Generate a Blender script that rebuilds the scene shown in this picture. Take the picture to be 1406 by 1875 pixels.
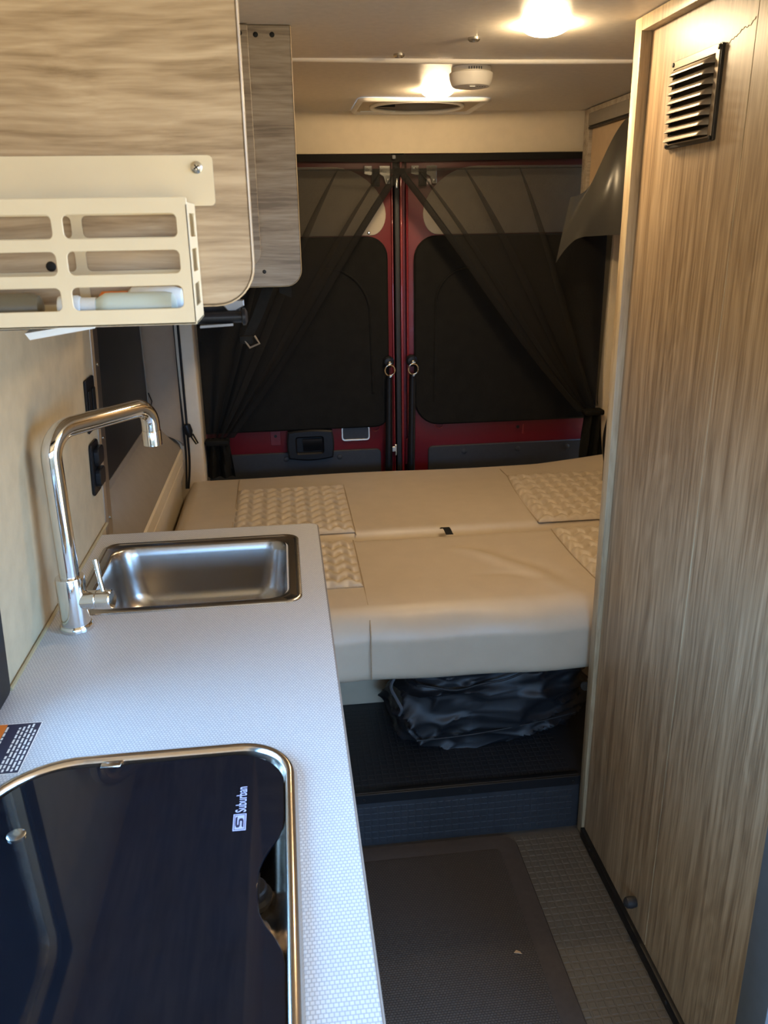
import bpy, bmesh, math, random
from mathutils import Vector, noise
from mathutils.geometry import delaunay_2d_cdt
random.seed(4)
for o in list(bpy.data.objects): bpy.data.objects.remove(o)
S = bpy.context.scene
COL = S.collection
PI = math.pi

# ---------------------------------------------------------------- camera
F_PX, PITCH, YAW, ROLL = 1516.06, math.radians(19.057), math.radians(6.580), math.radians(-0.969)
CAM = Vector((0, 0, 1.555))
fw = Vector((math.sin(YAW)*math.cos(PITCH), math.cos(YAW)*math.cos(PITCH), -math.sin(PITCH)))
r0 = Vector((math.cos(YAW), -math.sin(YAW), 0)); u0 = r0.cross(fw)
rt = r0*math.cos(ROLL)+u0*math.sin(ROLL); up = -r0*math.sin(ROLL)+u0*math.cos(ROLL)
cd = bpy.data.cameras.new('camera'); cam = bpy.data.objects.new('camera', cd); COL.objects.link(cam)
from mathutils import Matrix
M = Matrix((rt, up, -fw)).transposed().to_4x4(); M.translation = CAM
cam.matrix_world = M
cd.sensor_fit = 'VERTICAL'; cd.sensor_height = 24; cd.sensor_width = 18
cd.lens = F_PX/1875*24; cd.clip_start = 0.02
cd.dof.use_dof = True; cd.dof.focus_distance = 1.7; cd.dof.aperture_fstop = 9.5
S.camera = cam

# ---------------------------------------------------------------- world, light, exposure
w = bpy.data.worlds.new('sky'); S.world = w; w.use_nodes = True
bg = w.node_tree.nodes['Background']
wn = w.node_tree                                   # plain clear sky over a ground coloured warm and bright as sunlit, the same all the way round
tcw = wn.nodes.new('ShaderNodeTexCoord'); sx = wn.nodes.new('ShaderNodeSeparateXYZ'); rp = wn.nodes.new('ShaderNodeValToRGB')
wn.links.new(tcw.outputs['Generated'], sx.inputs[0]); mrw = wn.nodes.new('ShaderNodeMapRange')
mrw.inputs['From Min'].default_value = -1; mrw.inputs['From Max'].default_value = 1
wn.links.new(sx.outputs['Z'], mrw.inputs[0]); wn.links.new(mrw.outputs[0], rp.inputs[0]); wn.links.new(rp.outputs[0], bg.inputs[0])
e = rp.color_ramp.elements; e[0].position = .48; e[0].color = (.27, .21, .12, 1); e[1].position = .52; e[1].color = (.27, .55, 1.0, 1)
bg.inputs[1].default_value = 12.5
S.view_settings.view_transform = 'Standard'; S.view_settings.look = 'None'
S.view_settings.exposure = 0.72; S.view_settings.gamma = 1.0
S.view_settings.use_curve_mapping = False
LAMP_STRENGTH = 145.0
def portal(name, loc, rot, sx, sy):
    d = bpy.data.lights.new(name, 'AREA'); d.shape = 'RECTANGLE'; d.size = sx; d.size_y = sy
    d.cycles.is_portal = True
    o = bpy.data.objects.new(name, d); COL.objects.link(o); o.location = loc; o.rotation_euler = rot
portal('door_daylight_portal', (1.41, 0.22, 0.97), (0, PI/2, 0), 1.9, 1.44)
portal('cab_daylight_portal', (0.46, -2.32, 1.30), (PI/2, 0, 0), 1.66, .72)
portal('window_daylight_portal', (-.50, .73, 1.16), (0, -PI/2, 0), .44, .78)

# ---------------------------------------------------------------- materials
def newmat(name):
    m = bpy.data.materials.new(name); m.use_nodes = True
    nt = m.node_tree; return m, nt, nt.nodes['Principled BSDF']
def N(nt, t, **kw):
    n = nt.nodes.new(t)
    for k, v in kw.items():
        if k in n.inputs: n.inputs[k].default_value = v
        else: setattr(n, k, v)
    return n
def rgb(c): return (c[0], c[1], c[2], 1)
def plain(name, col, rough=.5, metal=0, nscale=40, var=.06, bump=0.0, bscale=None, coat=0, spec=.5):
    m, nt, b = newmat(name)
    tc = N(nt, 'ShaderNodeTexCoord'); nz = N(nt, 'ShaderNodeTexNoise', Scale=nscale, Detail=4)
    nt.links.new(tc.outputs['Object'], nz.inputs['Vector'])
    cr = N(nt, 'ShaderNodeValToRGB')
    cr.color_ramp.elements[0].position = .3; cr.color_ramp.elements[1].position = .7
    cr.color_ramp.elements[0].color = rgb([max(0, x*(1-var)) for x in col]); cr.color_ramp.elements[1].color = rgb([x*(1+var) for x in col])
    nt.links.new(nz.outputs['Fac'], cr.inputs[0]); nt.links.new(cr.outputs[0], b.inputs['Base Color'])
    b.inputs['Roughness'].default_value = rough; b.inputs['Metallic'].default_value = metal
    b.inputs['Coat Weight'].default_value = coat; b.inputs['Specular IOR Level'].default_value = spec
    if bump:
        n2 = N(nt, 'ShaderNodeTexNoise', Scale=bscale or nscale*4, Detail=3); nt.links.new(tc.outputs['Object'], n2.inputs['Vector'])
        bp = N(nt, 'ShaderNodeBump', Strength=bump, Distance=.002)
        nt.links.new(n2.outputs['Fac'], bp.inputs['Height']); nt.links.new(bp.outputs[0], b.inputs['Normal'])
    return m
def wood(name, dark, mid, light, axis, rough=.42, big=3.2, wave=.022, long=.055, fine=190, med=38):
    m, nt, b = newmat(name)
    tc = N(nt, 'ShaderNodeTexCoord')
    st = [1.0, 1.0, 1.0]; st[axis] = long
    mp = N(nt, 'ShaderNodeMapping'); mp.inputs['Scale'].default_value = st
    nt.links.new(tc.outputs['Object'], mp.inputs['Vector'])
    # broad figure: warped bands along the grain
    st2 = [1.0, 1.0, 1.0]; st2[axis] = .16
    mp2 = N(nt, 'ShaderNodeMapping'); mp2.inputs['Scale'].default_value = st2
    nt.links.new(tc.outputs['Object'], mp2.inputs['Vector'])
    nb = N(nt, 'ShaderNodeTexNoise', Scale=big*2.2, Detail=3, Distortion=1.6); nt.links.new(mp2.outputs[0], nb.inputs['Vector'])
    sn = N(nt, 'ShaderNodeMath', operation='MULTIPLY'); sn.inputs[1].default_value = 46.0; nt.links.new(nb.outputs['Fac'], sn.inputs[0])
    si = N(nt, 'ShaderNodeMath', operation='SINE'); nt.links.new(sn.outputs[0], si.inputs[0])
    wv = N(nt, 'ShaderNodeTexNoise', Scale=5.0, Detail=2); nt.links.new(tc.outputs['Object'], wv.inputs['Vector'])
    wm = N(nt, 'ShaderNodeVectorMath', operation='MULTIPLY_ADD'); wm.inputs[1].default_value = [0 if k == axis else wave for k in range(3)]
    nt.links.new(wv.outputs['Color'], wm.inputs[0]); nt.links.new(mp.outputs[0], wm.inputs[2])
    mp = wm
    nf = N(nt, 'ShaderNodeTexNoise', Scale=fine, Detail=8, Roughness=.6); nt.links.new(mp.outputs[0], nf.inputs['Vector'])
    nm = N(nt, 'ShaderNodeTexNoise', Scale=med, Detail=5); nt.links.new(mp.outputs[0], nm.inputs['Vector'])
    a = N(nt, 'ShaderNodeMath', operation='MULTIPLY_ADD'); a.inputs[1].default_value = .07; nt.links.new(si.outputs[0], a.inputs[0]); nt.links.new(nf.outputs['Fac'], a.inputs[2])
    s2 = N(nt, 'ShaderNodeMath', operation='ADD'); nt.links.new(a.outputs[0], s2.inputs[0]); nt.links.new(nm.outputs['Fac'], s2.inputs[1])
    hf = N(nt, 'ShaderNodeMath', operation='MULTIPLY'); hf.inputs[1].default_value = .5; nt.links.new(s2.outputs[0], hf.inputs[0])
    cr = N(nt, 'ShaderNodeValToRGB'); e = cr.color_ramp.elements
    e[0].position = .37; e[0].color = rgb(dark); e[1].position = .63; e[1].color = rgb(light)
    k = e.new(.5); k.color = rgb(mid)
    nt.links.new(hf.outputs[0], cr.inputs[0]); nt.links.new(cr.outputs[0], b.inputs['Base Color'])
    bp = N(nt, 'ShaderNodeBump', Strength=.12, Distance=.001); nt.links.new(nf.outputs['Fac'], bp.inputs['Height']); nt.links.new(bp.outputs[0], b.inputs['Normal'])
    b.inputs['Roughness'].default_value = rough
    return m
def weave(name, c1, c2, cm, size, rough=.5, mortar=.25, bump=.2, plane='xy', asp=1.0, spec=.5):
    m, nt, b = newmat(name)
    tc = N(nt, 'ShaderNodeTexCoord')
    br = N(nt, 'ShaderNodeTexBrick'); br.offset = .5
    br.inputs['Color1'].default_value = rgb(c1); br.inputs['Color2'].default_value = rgb(c2); br.inputs['Mortar'].default_value = rgb(cm)
    br.inputs['Scale'].default_value = 1.0; br.inputs['Brick Width'].default_value = size*asp; br.inputs['Row Height'].default_value = size
    br.inputs['Mortar Size'].default_value = size*mortar; br.inputs['Mortar Smooth'].default_value = 1.0
    nt.links.new(tc.outputs['Object'], br.inputs['Vector'])
    nt.links.new(br.outputs['Color'], b.inputs['Base Color'])
    bp = N(nt, 'ShaderNodeBump', Strength=bump, Distance=.0008, invert=True); nt.links.new(br.outputs['Fac'], bp.inputs['Height']); nt.links.new(bp.outputs[0], b.inputs['Normal'])
    b.inputs['Roughness'].default_value = rough; b.inputs['Specular IOR Level'].default_value = spec
    return m
def brushed(name, col, rough, axis=0):
    m, nt, b = newmat(name)
    tc = N(nt, 'ShaderNodeTexCoord'); mp = N(nt, 'ShaderNodeMapping'); st = [300.0]*3; st[axis] = 6.0
    mp.inputs['Scale'].default_value = st; nt.links.new(tc.outputs['Object'], mp.inputs['Vector'])
    nz = N(nt, 'ShaderNodeTexNoise', Scale=1, Detail=3); nt.links.new(mp.outputs[0], nz.inputs['Vector'])
    mr = N(nt, 'ShaderNodeMapRange'); mr.inputs['To Min'].default_value = rough*.92; mr.inputs['To Max'].default_value = rough*1.08
    nt.links.new(nz.outputs['Fac'], mr.inputs[0]); nt.links.new(mr.outputs[0], b.inputs['Roughness'])
    b.inputs['Base Color'].default_value = rgb(col); b.inputs['Metallic'].default_value = 1
    return m
def emit(name, col, st):
    m, nt, b = newmat(name)
    b.inputs['Base Color'].default_value = (.9, .88, .8, 1); b.inputs['Emission Color'].default_value = rgb(col); b.inputs['Emission Strength'].default_value = st
    return m
def mesh_fabric(name, col, alpha, rough=.85):
    m, nt, b = newmat(name)
    tc = N(nt, 'ShaderNodeTexCoord'); nz = N(nt, 'ShaderNodeTexNoise', Scale=900, Detail=1); nt.links.new(tc.outputs['Object'], nz.inputs['Vector'])
    mr = N(nt, 'ShaderNodeMapRange'); mr.inputs['To Min'].default_value = alpha-.12; mr.inputs['To Max'].default_value = alpha+.12
    nt.links.new(nz.outputs['Fac'], mr.inputs[0]); nt.links.new(mr.outputs[0], b.inputs['Alpha'])
    b.inputs['Base Color'].default_value = rgb(col); b.inputs['Roughness'].default_value = rough; b.inputs['Specular IOR Level'].default_value = .2
    return m

OAK_D, OAK_M, OAK_L = (.225, .155, .085), (.385, .285, .175), (.50, .39, .255)
W_X = wood('oak_grain_along_x', OAK_D, OAK_M, OAK_L, 0, .4)
W_Z = wood('oak_grain_upright', (.185, .122, .070), (.29, .20, .118), (.40, .29, .18), 2, .4, 3.2, .007, .022, 260, 95)
W_Y = wood('oak_grain_along_y', OAK_D, OAK_M, OAK_L, 1, .4)
W_GREY = wood('weathered_oak', (.19, .15, .11), (.31, .255, .19), (.40, .34, .26), 0, .5)
W_EDGE = wood('oak_edge_banding', (.27, .20, .12), (.40, .30, .18), (.48, .38, .24), 2, .4)
M_CEIL = plain('ceiling_panel', (.68, .62, .53), .42, 0, 60, .05, .12, 400, spec=.4)
M_CREAM = plain('cream_panel', (.60, .51, .37), .55, 0, 30, .03, .05, 300)
M_WALL = plain('textured_wall_vinyl', (.46, .36, .22), .6, 0, 24, .09, .12, 160)
M_GREYTRIM = plain('taupe_plastic_trim', (.25, .21, .165), .5, 0, 30, .04)
M_WHITE = plain('white_plastic', (.78, .75, .68), .4, 0, 20, .02)
M_BLACK = plain('black_plastic', (.007, .007, .008), .42, 0, 40, .2, spec=.25)
M_BLACKSAT = plain('black_satin_metal', (.009, .009, .010), .38, 0, 60, .1, spec=.3)
M_RUBBER = plain('black_rubber', (.014, .014, .016), .6, 0, 50, .15)
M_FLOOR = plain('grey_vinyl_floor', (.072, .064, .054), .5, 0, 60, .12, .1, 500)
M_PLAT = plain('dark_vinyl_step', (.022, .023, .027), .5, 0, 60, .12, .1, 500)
M_COUNTER = weave('woven_white_laminate', (.60, .585, .56), (.555, .545, .53), (.33, .33, .34), .0047, .42, .2, .25, asp=1.0)
M_BAND = plain('taupe_edge_band', (.20, .17, .145), .45, 0, 60, .08)
M_STEEL = brushed('brushed_steel', (.50, .48, .45), .26, 0)
M_RIM = brushed('polished_steel_rim', (.62, .56, .49), .2, 0)
M_CHROME = plain('chrome', (.78, .77, .75), .06, 1, 30, .02)
M_NICKEL = plain('nickel_screw', (.55, .54, .5), .25, 1, 80, .05)
M_GLASS = plain('black_tempered_glass', (.005, .006, .009), .04, 0, 30, .1, spec=.4)
M_PRINT = plain('lavender_print', (.42, .42, .62), .5, 0, 40, .03)
M_PRINTDK = plain('dark_print', (.02, .02, .045), .5, 0, 40, .05)
M_ORANGE = plain('orange_print', (.75, .19, .02), .5, 0, 40, .03)
M_LEATHER = plain('beige_leatherette', (.49, .405, .300), .42, 0, 18, .035, .10, 700)
M_SEAM = plain('beige_stitched_seam', (.36, .27, .17), .6, 0, 200, .1)
M_BAG = plain('black_nylon', (.011, .012, .015), .5, 0, 50, .15, .15, 900)
M_BAGTAG = plain('grey_webbing', (.09, .095, .105), .6, 0, 200, .1)
M_MAT = weave('woven_brown_mat', (.060, .050, .044), (.052, .043, .038), (.018, .015, .014), .0058, .65, .22, .6, asp=1.2, spec=.3)
M_MATB = plain('mat_border', (.043, .034, .030), .7, 0, 80, .1, .2, 600, spec=.3)
M_RED = plain('red_car_paint', (.125, .005, .010), .42, 0, 60, .04, coat=.1, spec=.4)
M_REDHI = plain('red_car_paint_highlight', (.20, .012, .015), .28, 0, 60, .04, coat=.4)  # lighter copy of the door red, with the highlight put into its colour
M_DOORGREY = plain('charcoal_door_panel', (.022, .023, .027), .6, 0, 60, .1, .1, 500)
M_SHADE = plain('beige_window_panel', (.42, .37, .29), .6, 0, 30, .04)
M_PAD = plain('black_quilted_fabric', (.008, .0075, .006), .8, 0, 24, .2, .3, 160, spec=.15)
M_MESH = mesh_fabric('black_insect_mesh', (.016, .0145, .012), .64)
M_HEM = mesh_fabric('black_mesh_hem', (.008, .0075, .0065), .92)
M_SHEET = plain('grey_satin_sheet', (.060, .057, .050), .36, .35, 25, .04)
M_BROWN = plain('tan_cabinet_front', (.42, .29, .17), .5, 0, 30, .04)
M_VENT = plain('bronze_plastic', (.27, .22, .165), .36, .45, 60, .06)
M_VENTDK = plain('black_vent_frame', (.018, .016, .015), .35, 0, 60, .1)
M_RACK = plain('cream_powder_coat', (.66, .575, .40), .42, 0, 16, .03)
M_BOTTLE = plain('milky_plastic', (.60, .70, .64), .28, 0, 20, .04)
M_CAP = plain('white_cap_plastic', (.78, .83, .83), .35, 0, 20, .03)
M_OLIVE = plain('olive_tube', (.16, .14, .09), .4, 0, 30, .1)
M_ALU = brushed('aluminium_trim', (.50, .46, .40), .38, 2)
M_DARKWIN = plain('dark_window_shade', (.012, .012, .013), .42, 0, 8, .4)
M_STRAP = plain('grey_webbing_strap', (.015, .0135, .011), .8, 0, 120, .15, .2, 900, spec=.1)
M_GREYMETAL = plain('dull_grey_metal', (.16, .165, .17), .4, .6, 60, .06)
M_PANE, _nt, _b = newmat('clear_window_glass')
_tr = N(_nt, 'ShaderNodeBsdfTransparent'); _tr.inputs[0].default_value = (.93, .95, .95, 1); _gl = N(_nt, 'ShaderNodeBsdfGlossy', Roughness=.03)
_fr = N(_nt, 'ShaderNodeFresnel', IOR=1.45); _mx = N(_nt, 'ShaderNodeMixShader')
_nt.links.new(_fr.outputs[0], _mx.inputs[0]); _nt.links.new(_tr.outputs[0], _mx.inputs[1]); _nt.links.new(_gl.outputs[0], _mx.inputs[2])
_nt.links.new(_mx.outputs[0], _nt.nodes['Material Output'].inputs[0])
M_GLOW = emit('lit_lamp_lens', (1.0, .74, .43), LAMP_STRENGTH)

# ---------------------------------------------------------------- helpers
def origin_of(p):
    v = Vector((0, 0, 0))
    while p is not None: v += p.location; p = p.parent
    return v
def finish(name, me, mat, parent=None, ang=35):
    bm = bmesh.new(); bm.from_mesh(me); bmesh.ops.remove_doubles(bm, verts=bm.verts, dist=1e-6)
    bmesh.ops.recalc_face_normals(bm, faces=bm.faces)
    if parent is None:
        xs = [v.co for v in bm.verts]
        lo = [min(v[i] for v in xs) for i in range(3)]; hi = [max(v[i] for v in xs) for i in range(3)]
        base = Vector(((lo[0]+hi[0])/2, (lo[1]+hi[1])/2, lo[2])); off = base
    else: base = Vector((0, 0, 0)); off = origin_of(parent)
    bmesh.ops.translate(bm, verts=bm.verts, vec=-off)
    bm.to_mesh(me); bm.free()
    me.shade_smooth(); me.set_sharp_from_angle(angle=math.radians(ang))
    me.materials.clear(); me.materials.append(mat)
    o = bpy.data.objects.new(name, me); COL.objects.link(o); o.parent = parent; o.location = base
    return o
def mk(name, verts, faces, mat, parent=None, ang=35):
    me = bpy.data.meshes.new(name); me.from_pydata([tuple(v) for v in verts], [], faces)
    return finish(name, me, mat, parent, ang)
def tag(o, label=None, cat=None, group=None, kind=None):
    if label: o['label'] = label
    if cat: o['category'] = cat
    if group: o['group'] = group
    if kind: o['kind'] = kind
    return o
def thing(name, loc, label, cat=None, group=None, kind=None):
    o = bpy.data.objects.new(name, None); COL.objects.link(o); o.location = loc; o.empty_display_size = .05
    return tag(o, label, cat, group, kind)
def box(name, lo, hi, mat, parent=None, bevel=0, seg=2):
    bm = bmesh.new(); bmesh.ops.create_cube(bm, size=1)
    for v in bm.verts: v.co = Vector([lo[i]+(v.co[i]+.5)*(hi[i]-lo[i]) for i in range(3)])
    if bevel: bmesh.ops.bevel(bm, geom=bm.edges[:], offset=bevel, segments=seg, affect='EDGES', profile=.5)
    me = bpy.data.meshes.new(name); bm.to_mesh(me); bm.free()
    return finish(name, me, mat, parent)
def tube(name, path, rad, mat, parent=None, seg=16, cap=True):
    path = [Vector(p) for p in path]; n = len(path)
    rads = rad if isinstance(rad, (list, tuple)) else [rad]*n
    vs, fs = [], []; prev = None
    for i, p in enumerate(path):
        t = (path[min(i+1, n-1)]-path[max(i-1, 0)]).normalized()
        if prev is None:
            a = Vector((0, 0, 1)) if abs(t.z) < .9 else Vector((1, 0, 0)); nn = t.cross(a).normalized()
        else: nn = (prev-t*prev.dot(t)).normalized()
        prev = nn; b = t.cross(nn)
        for k in range(seg):
            an = 2*PI*k/seg; vs.append(p+(nn*math.cos(an)+b*math.sin(an))*rads[i])
    for i in range(n-1):
        for k in range(seg):
            k2 = (k+1) % seg; fs.append((i*seg+k, i*seg+k2, (i+1)*seg+k2, (i+1)*seg+k))
    if cap: fs.append(tuple(range(seg))[::-1]); fs.append(tuple((n-1)*seg+k for k in range(seg)))
    return mk(name, vs, fs, mat, parent)
def lathe(name, c, axis, prof, mat, parent=None, seg=32):
    """prof: list of (radius, distance along axis)."""
    ax = Vector(axis).normalized(); a = Vector((0, 0, 1)) if abs(ax.z) < .9 else Vector((1, 0, 0))
    n1 = ax.cross(a).normalized(); n2 = ax.cross(n1); c = Vector(c); vs, fs = [], []
    for r, h in prof:
        for k in range(seg):
            an = 2*PI*k/seg; vs.append(c+ax*h+(n1*math.cos(an)+n2*math.sin(an))*max(r, 1e-5))
    for i in range(len(prof)-1):
        for k in range(seg):
            k2 = (k+1) % seg; fs.append((i*seg+k, i*seg+k2, (i+1)*seg+k2, (i+1)*seg+k))
    fs.append(tuple(range(seg))); fs.append(tuple((len(prof)-1)*seg+k for k in range(seg)))
    return mk(name, vs, fs, mat, parent)
def rrect(x0, x1, y0, y1, r, n=8):
    """radii order: (x1,y0) (x1,y1) (x0,y1) (x0,y0)"""
    r = r if isinstance(r, (list, tuple)) else [r]*4; out = []
    for (cx, cy, a0), rr in zip(((x1-r[0], y0+r[0], -PI/2), (x1-r[1], y1-r[1], 0), (x0+r[2], y1-r[2], PI/2), (x0+r[3], y0+r[3], PI)), r):
        for k in range(n+1):
            a = a0+PI/2*k/n; out.append((cx+rr*math.cos(a), cy+rr*math.sin(a)))
    return out
def loft(name, loops, mat, parent=None, cap0=False, cap1=False, closed=True, ang=35):
    n = len(loops[0]); vs = [v for l in loops for v in l]; fs = []
    for i in range(len(loops)-1):
        for k in range(n if closed else n-1):
            k2 = (k+1) % n; fs.append((i*n+k, i*n+k2, (i+1)*n+k2, (i+1)*n+k))
    if cap0: fs.append(tuple(range(n)))
    if cap1: fs.append(tuple((len(loops)-1)*n+k for k in range(n)))
    return mk(name, vs, fs, mat, parent, ang)
def plate(name, outlines, plane, lo, hi, mat, parent=None, bevel=0, ang=35):
    """flat board of any outline (first outline = edge, the rest = holes) between lo and hi along the plane's normal."""
    outs = []
    for q, pts in enumerate(outlines):
        pts = [Vector(p) for p in pts]; cl = [p for i, p in enumerate(pts) if (p-pts[i-1]).length > 1e-6]
        ar = sum(cl[i-1].x*cl[i].y-cl[i].x*cl[i-1].y for i in range(len(cl)))
        if (ar < 0) != (q > 0): cl.reverse()      # edge counter-clockwise, holes clockwise: inward offset keeps material
        outs.append(cl)
    def inset(cl, d):
        r = []
        for i, p in enumerate(cl):
            a, b = (p-cl[i-1]).normalized(), (cl[(i+1) % len(cl)]-p).normalized()
            n = Vector((-a.y-b.y, a.x+b.x)); n.normalize(); c = max(.4, n.x*-a.y+n.y*a.x); r.append(p+n*(d/c))
        return r
    caps = [inset(c, bevel) if bevel else c for c in outs]
    pv = [p for c in caps for p in c]; ed = []; st = 0; offs = []
    for c in caps: offs.append(st); ed += [(st+i, st+(i+1) % len(c)) for i in range(len(c))]; st += len(c)
    # keep triangles inside the edge and outside the holes
    def inside(x, y):
        r = False
        for c in caps:
            for i in range(len(c)):
                a, b = c[i-1], c[i]
                if (a.y > y) != (b.y > y) and x < (b.x-a.x)*(y-a.y)/(b.y-a.y)+a.x: r = not r
        return r
    cv, ce_, cf, ov, oe, of = delaunay_2d_cdt(pv, ed, [], 0, 1e-7)
    tri = [f for f in cf if inside(sum(cv[i].x for i in f)/len(f), sum(cv[i].y for i in f)/len(f))]
    to3 = (lambda a, b, c: (a, b, c)) if plane == 'xy' else ((lambda a, b, c: (a, c, b)) if plane == 'xz' else (lambda a, b, c: (c, a, b)))
    vs = [to3(p.x, p.y, lo) for p in cv]+[to3(p.x, p.y, hi) for p in cv]; n0 = len(cv)
    fs = [tuple(f) for f in tri]+[tuple(n0+i for i in f[::-1]) for f in tri]
    for c, cc in zip(outs, caps):
        m = len(c); levels = [(cc, lo), (c, lo+bevel), (c, hi-bevel), (cc, hi)] if bevel else [(c, lo), (c, hi)]; b0 = len(vs)
        for l, z in levels: vs += [to3(p.x, p.y, z) for p in l]
        for a in range(len(levels)-1):
            for i in range(m): i2 = (i+1) % m; fs.append((b0+a*m+i, b0+a*m+i2, b0+(a+1)*m+i2, b0+(a+1)*m+i))
    me = bpy.data.meshes.new(name); me.from_pydata(vs, [], fs)
    return finish(name, me, mat, parent, ang)
def grid(name, nu, nv, f, mat, parent=None, thick=0, ang=60):
    vs = [Vector(f(i/(nu-1), j/(nv-1))) for j in range(nv) for i in range(nu)]
    fs = [(j*nu+i, j*nu+i+1, (j+1)*nu+i+1, (j+1)*nu+i) for j in range(nv-1) for i in range(nu-1)]
    if thick:
        me = bpy.data.meshes.new('t'); me.from_pydata([tuple(v) for v in vs], [], fs); me.update()
        nn = [v.normal.copy() for v in me.vertices]; bpy.data.meshes.remove(me); n = len(vs)
        vs = vs+[v-k*thick for v, k in zip(vs, nn)]; fs = fs+[tuple(q+n for q in f4[::-1]) for f4 in fs]
        rim = [i for i in range(nu)]+[j*nu+nu-1 for j in range(1, nv)]+[(nv-1)*nu+i for i in range(nu-2, -1, -1)]+[j*nu for j in range(nv-2, 0, -1)]
        for a, b in zip(rim, rim[1:]+rim[:1]): fs.append((a, b, b+n, a+n))
    return mk(name, vs, fs, mat, parent, ang)
def ease(t): return t*t*(3-2*t)
def lerp(a, b, t): return a+(b-a)*t
def interp(pts, t):
    """smooth (Catmull-Rom) point on a list of 3D points"""
    n = len(pts)-1; x = min(max(t, 0), 1)*n; i = min(int(x), n-1); u = x-i
    P = [Vector(pts[max(min(i+k, n), 0)]) for k in (-1, 0, 1, 2)]
    return .5*((2*P[1])+(P[2]-P[0])*u+(2*P[0]-5*P[1]+4*P[2]-P[3])*u*u+(3*P[1]-P[0]-3*P[2]+P[3])*u**3)
def screw(name, c, axis, r, parent, mat=None):
    o = lathe(name, c, axis, [(r, 0), (r, r*.25), (r*.75, r*.5), (r*.3, r*.55)], mat or M_NICKEL, parent, 14); return o
def squares(name, x0, x1, y0, y1, pitch, z, parent, mat, vertical_y=None, h=.0012):
    """low square studs moulded into the vinyl, as one mesh"""
    vs, fs = [], []; s = pitch*.40; t = s*.82
    nx, ny = int((x1-x0)/pitch), int((y1-y0)/pitch)
    for i in range(nx):
        for j in range(ny):
            cx, cy = x0+(i+.5)*pitch, y0+(j+.5)*pitch; b = len(vs)
            for (q, hh) in ((s, 0), (t, h)):
                for dx, dy in ((-q, -q), (q, -q), (q, q), (-q, q)):
                    if vertical_y is None: vs.append((cx+dx, cy+dy, z+hh))
                    else: vs.append((cx+dx, vertical_y-hh, cy+dy))
            fs.append((b+4, b+5, b+6, b+7))
            for k in range(4): fs.append((b+k, b+(k+1) % 4, b+4+(k+1) % 4, b+4+k))
    return tag(mk(name, vs, fs, mat, parent, 10), kind='stuff')

# ================================================================ THE SETTING
XL, XR, ZC = -.443, 1.36, 1.93
fl = tag(box('floor', (-.62, -2.3, -.05), (1.46, 1.784, 0), M_FLOOR), 'dark grey ribbed vinyl floor of the van aisle', kind='structure')
squares('raised_squares', .48, .735, .75, 1.775, .0195, 0, fl, M_FLOOR, h=.0008)
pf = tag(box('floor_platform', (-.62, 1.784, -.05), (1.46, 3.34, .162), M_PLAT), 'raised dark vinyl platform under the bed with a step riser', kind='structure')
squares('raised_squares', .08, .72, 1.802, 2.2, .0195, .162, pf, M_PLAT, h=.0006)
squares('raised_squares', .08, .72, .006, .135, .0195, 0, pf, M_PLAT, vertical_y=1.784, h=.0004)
t1 = thing('trim_1', (.4, 1.78, .13), 'black metal nosing along the edge of the step', kind='structure')
plate('nosing', [[(1.778, .139), (1.784, .139), (1.784, .162), (1.802, .162), (1.802, .1655), (1.798, .1665), (1.787, .1665), (1.785, .1645), (1.782, .1645), (1.780, .1665), (1.778, .1645)]], 'yz', .045, .716, M_BLACKSAT, t1)
for x in (.14, .42, .70): screw('screw', (x, 1.778, .150), (0, -1, 0), .004, t1, M_BLACKSAT)

ce = tag(box('ceiling', (-.62, -2.3, ZC), (1.46, 2.20, ZC+.04), M_CEIL), 'beige ceiling panel above the aisle', kind='structure')
for x, y in ((.299, 2.135), (.435, 1.954)):
    lathe('panel_fastener', (x, y, ZC), (0, 0, -1), [(.013, 0), (.013, .004), (.010, .007), (.004, .007), (.003, .005)], M_NICKEL, ce, 20)
ce2 = tag(plate('ceiling', [[(-.62, 2.20), (1.46, 2.20), (1.46, 3.30), (-.62, 3.30)], rrect(.285, .673, 2.83, 3.125, .03)], 'xy', ZC+.001, ZC+.04, M_CEIL), 'beige ceiling panel above the bed', kind='structure')
tr = tag(grid('trim_2', 60, 7, lambda u, v: (lerp(-.4, 1.36, u), 2.197+.011*math.cos(PI*v), ZC+.001-.009*math.sin(PI*v)+.002*math.sin(u*9)), M_WHITE, None, .001), 'white plastic strip covering the ceiling joint', kind='structure')

def wall_x(z): return XL+.045*(z-.9)
def leaning(name, y0, y1, z0, z1, th, mat, parent=None):
    vs = [(wall_x(z)-(th if b else 0), y, z) for b in (0, 1) for z in (z0, z1) for y in (y0, y1)]
    return mk(name, vs, [(0, 1, 3, 2), (4, 5, 7, 6), (0, 1, 5, 4), (2, 3, 7, 6), (0, 2, 6, 4), (1, 3, 7, 5)], mat, parent)
wlf = plate('wall_left', [[(-2.3, 0), (1.945, 0), (1.945, ZC), (-2.3, ZC)], rrect(.34, 1.112, .945, 1.38, .035), rrect(-2.1, -1.35, 1.0, 1.6, .06)], 'yz', -.03, 0, M_WALL)
_o = origin_of(wlf)
for v in wlf.data.vertices: v.co.x += wall_x(v.co.z+_o.z)
tag(wlf, 'mottled beige vinyl wall behind the kitchen counter', kind='structure')
wfr = tag(plate('wall_front', [[(-.62, 0), (1.46, 0), (1.46, ZC), (-.62, ZC)], rrect(-.37, 1.29, .94, 1.66, .08)], 'xz', -2.3, -2.27, M_CREAM), 'cream cab wall with an open windscreen behind the camera', kind='structure')
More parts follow.
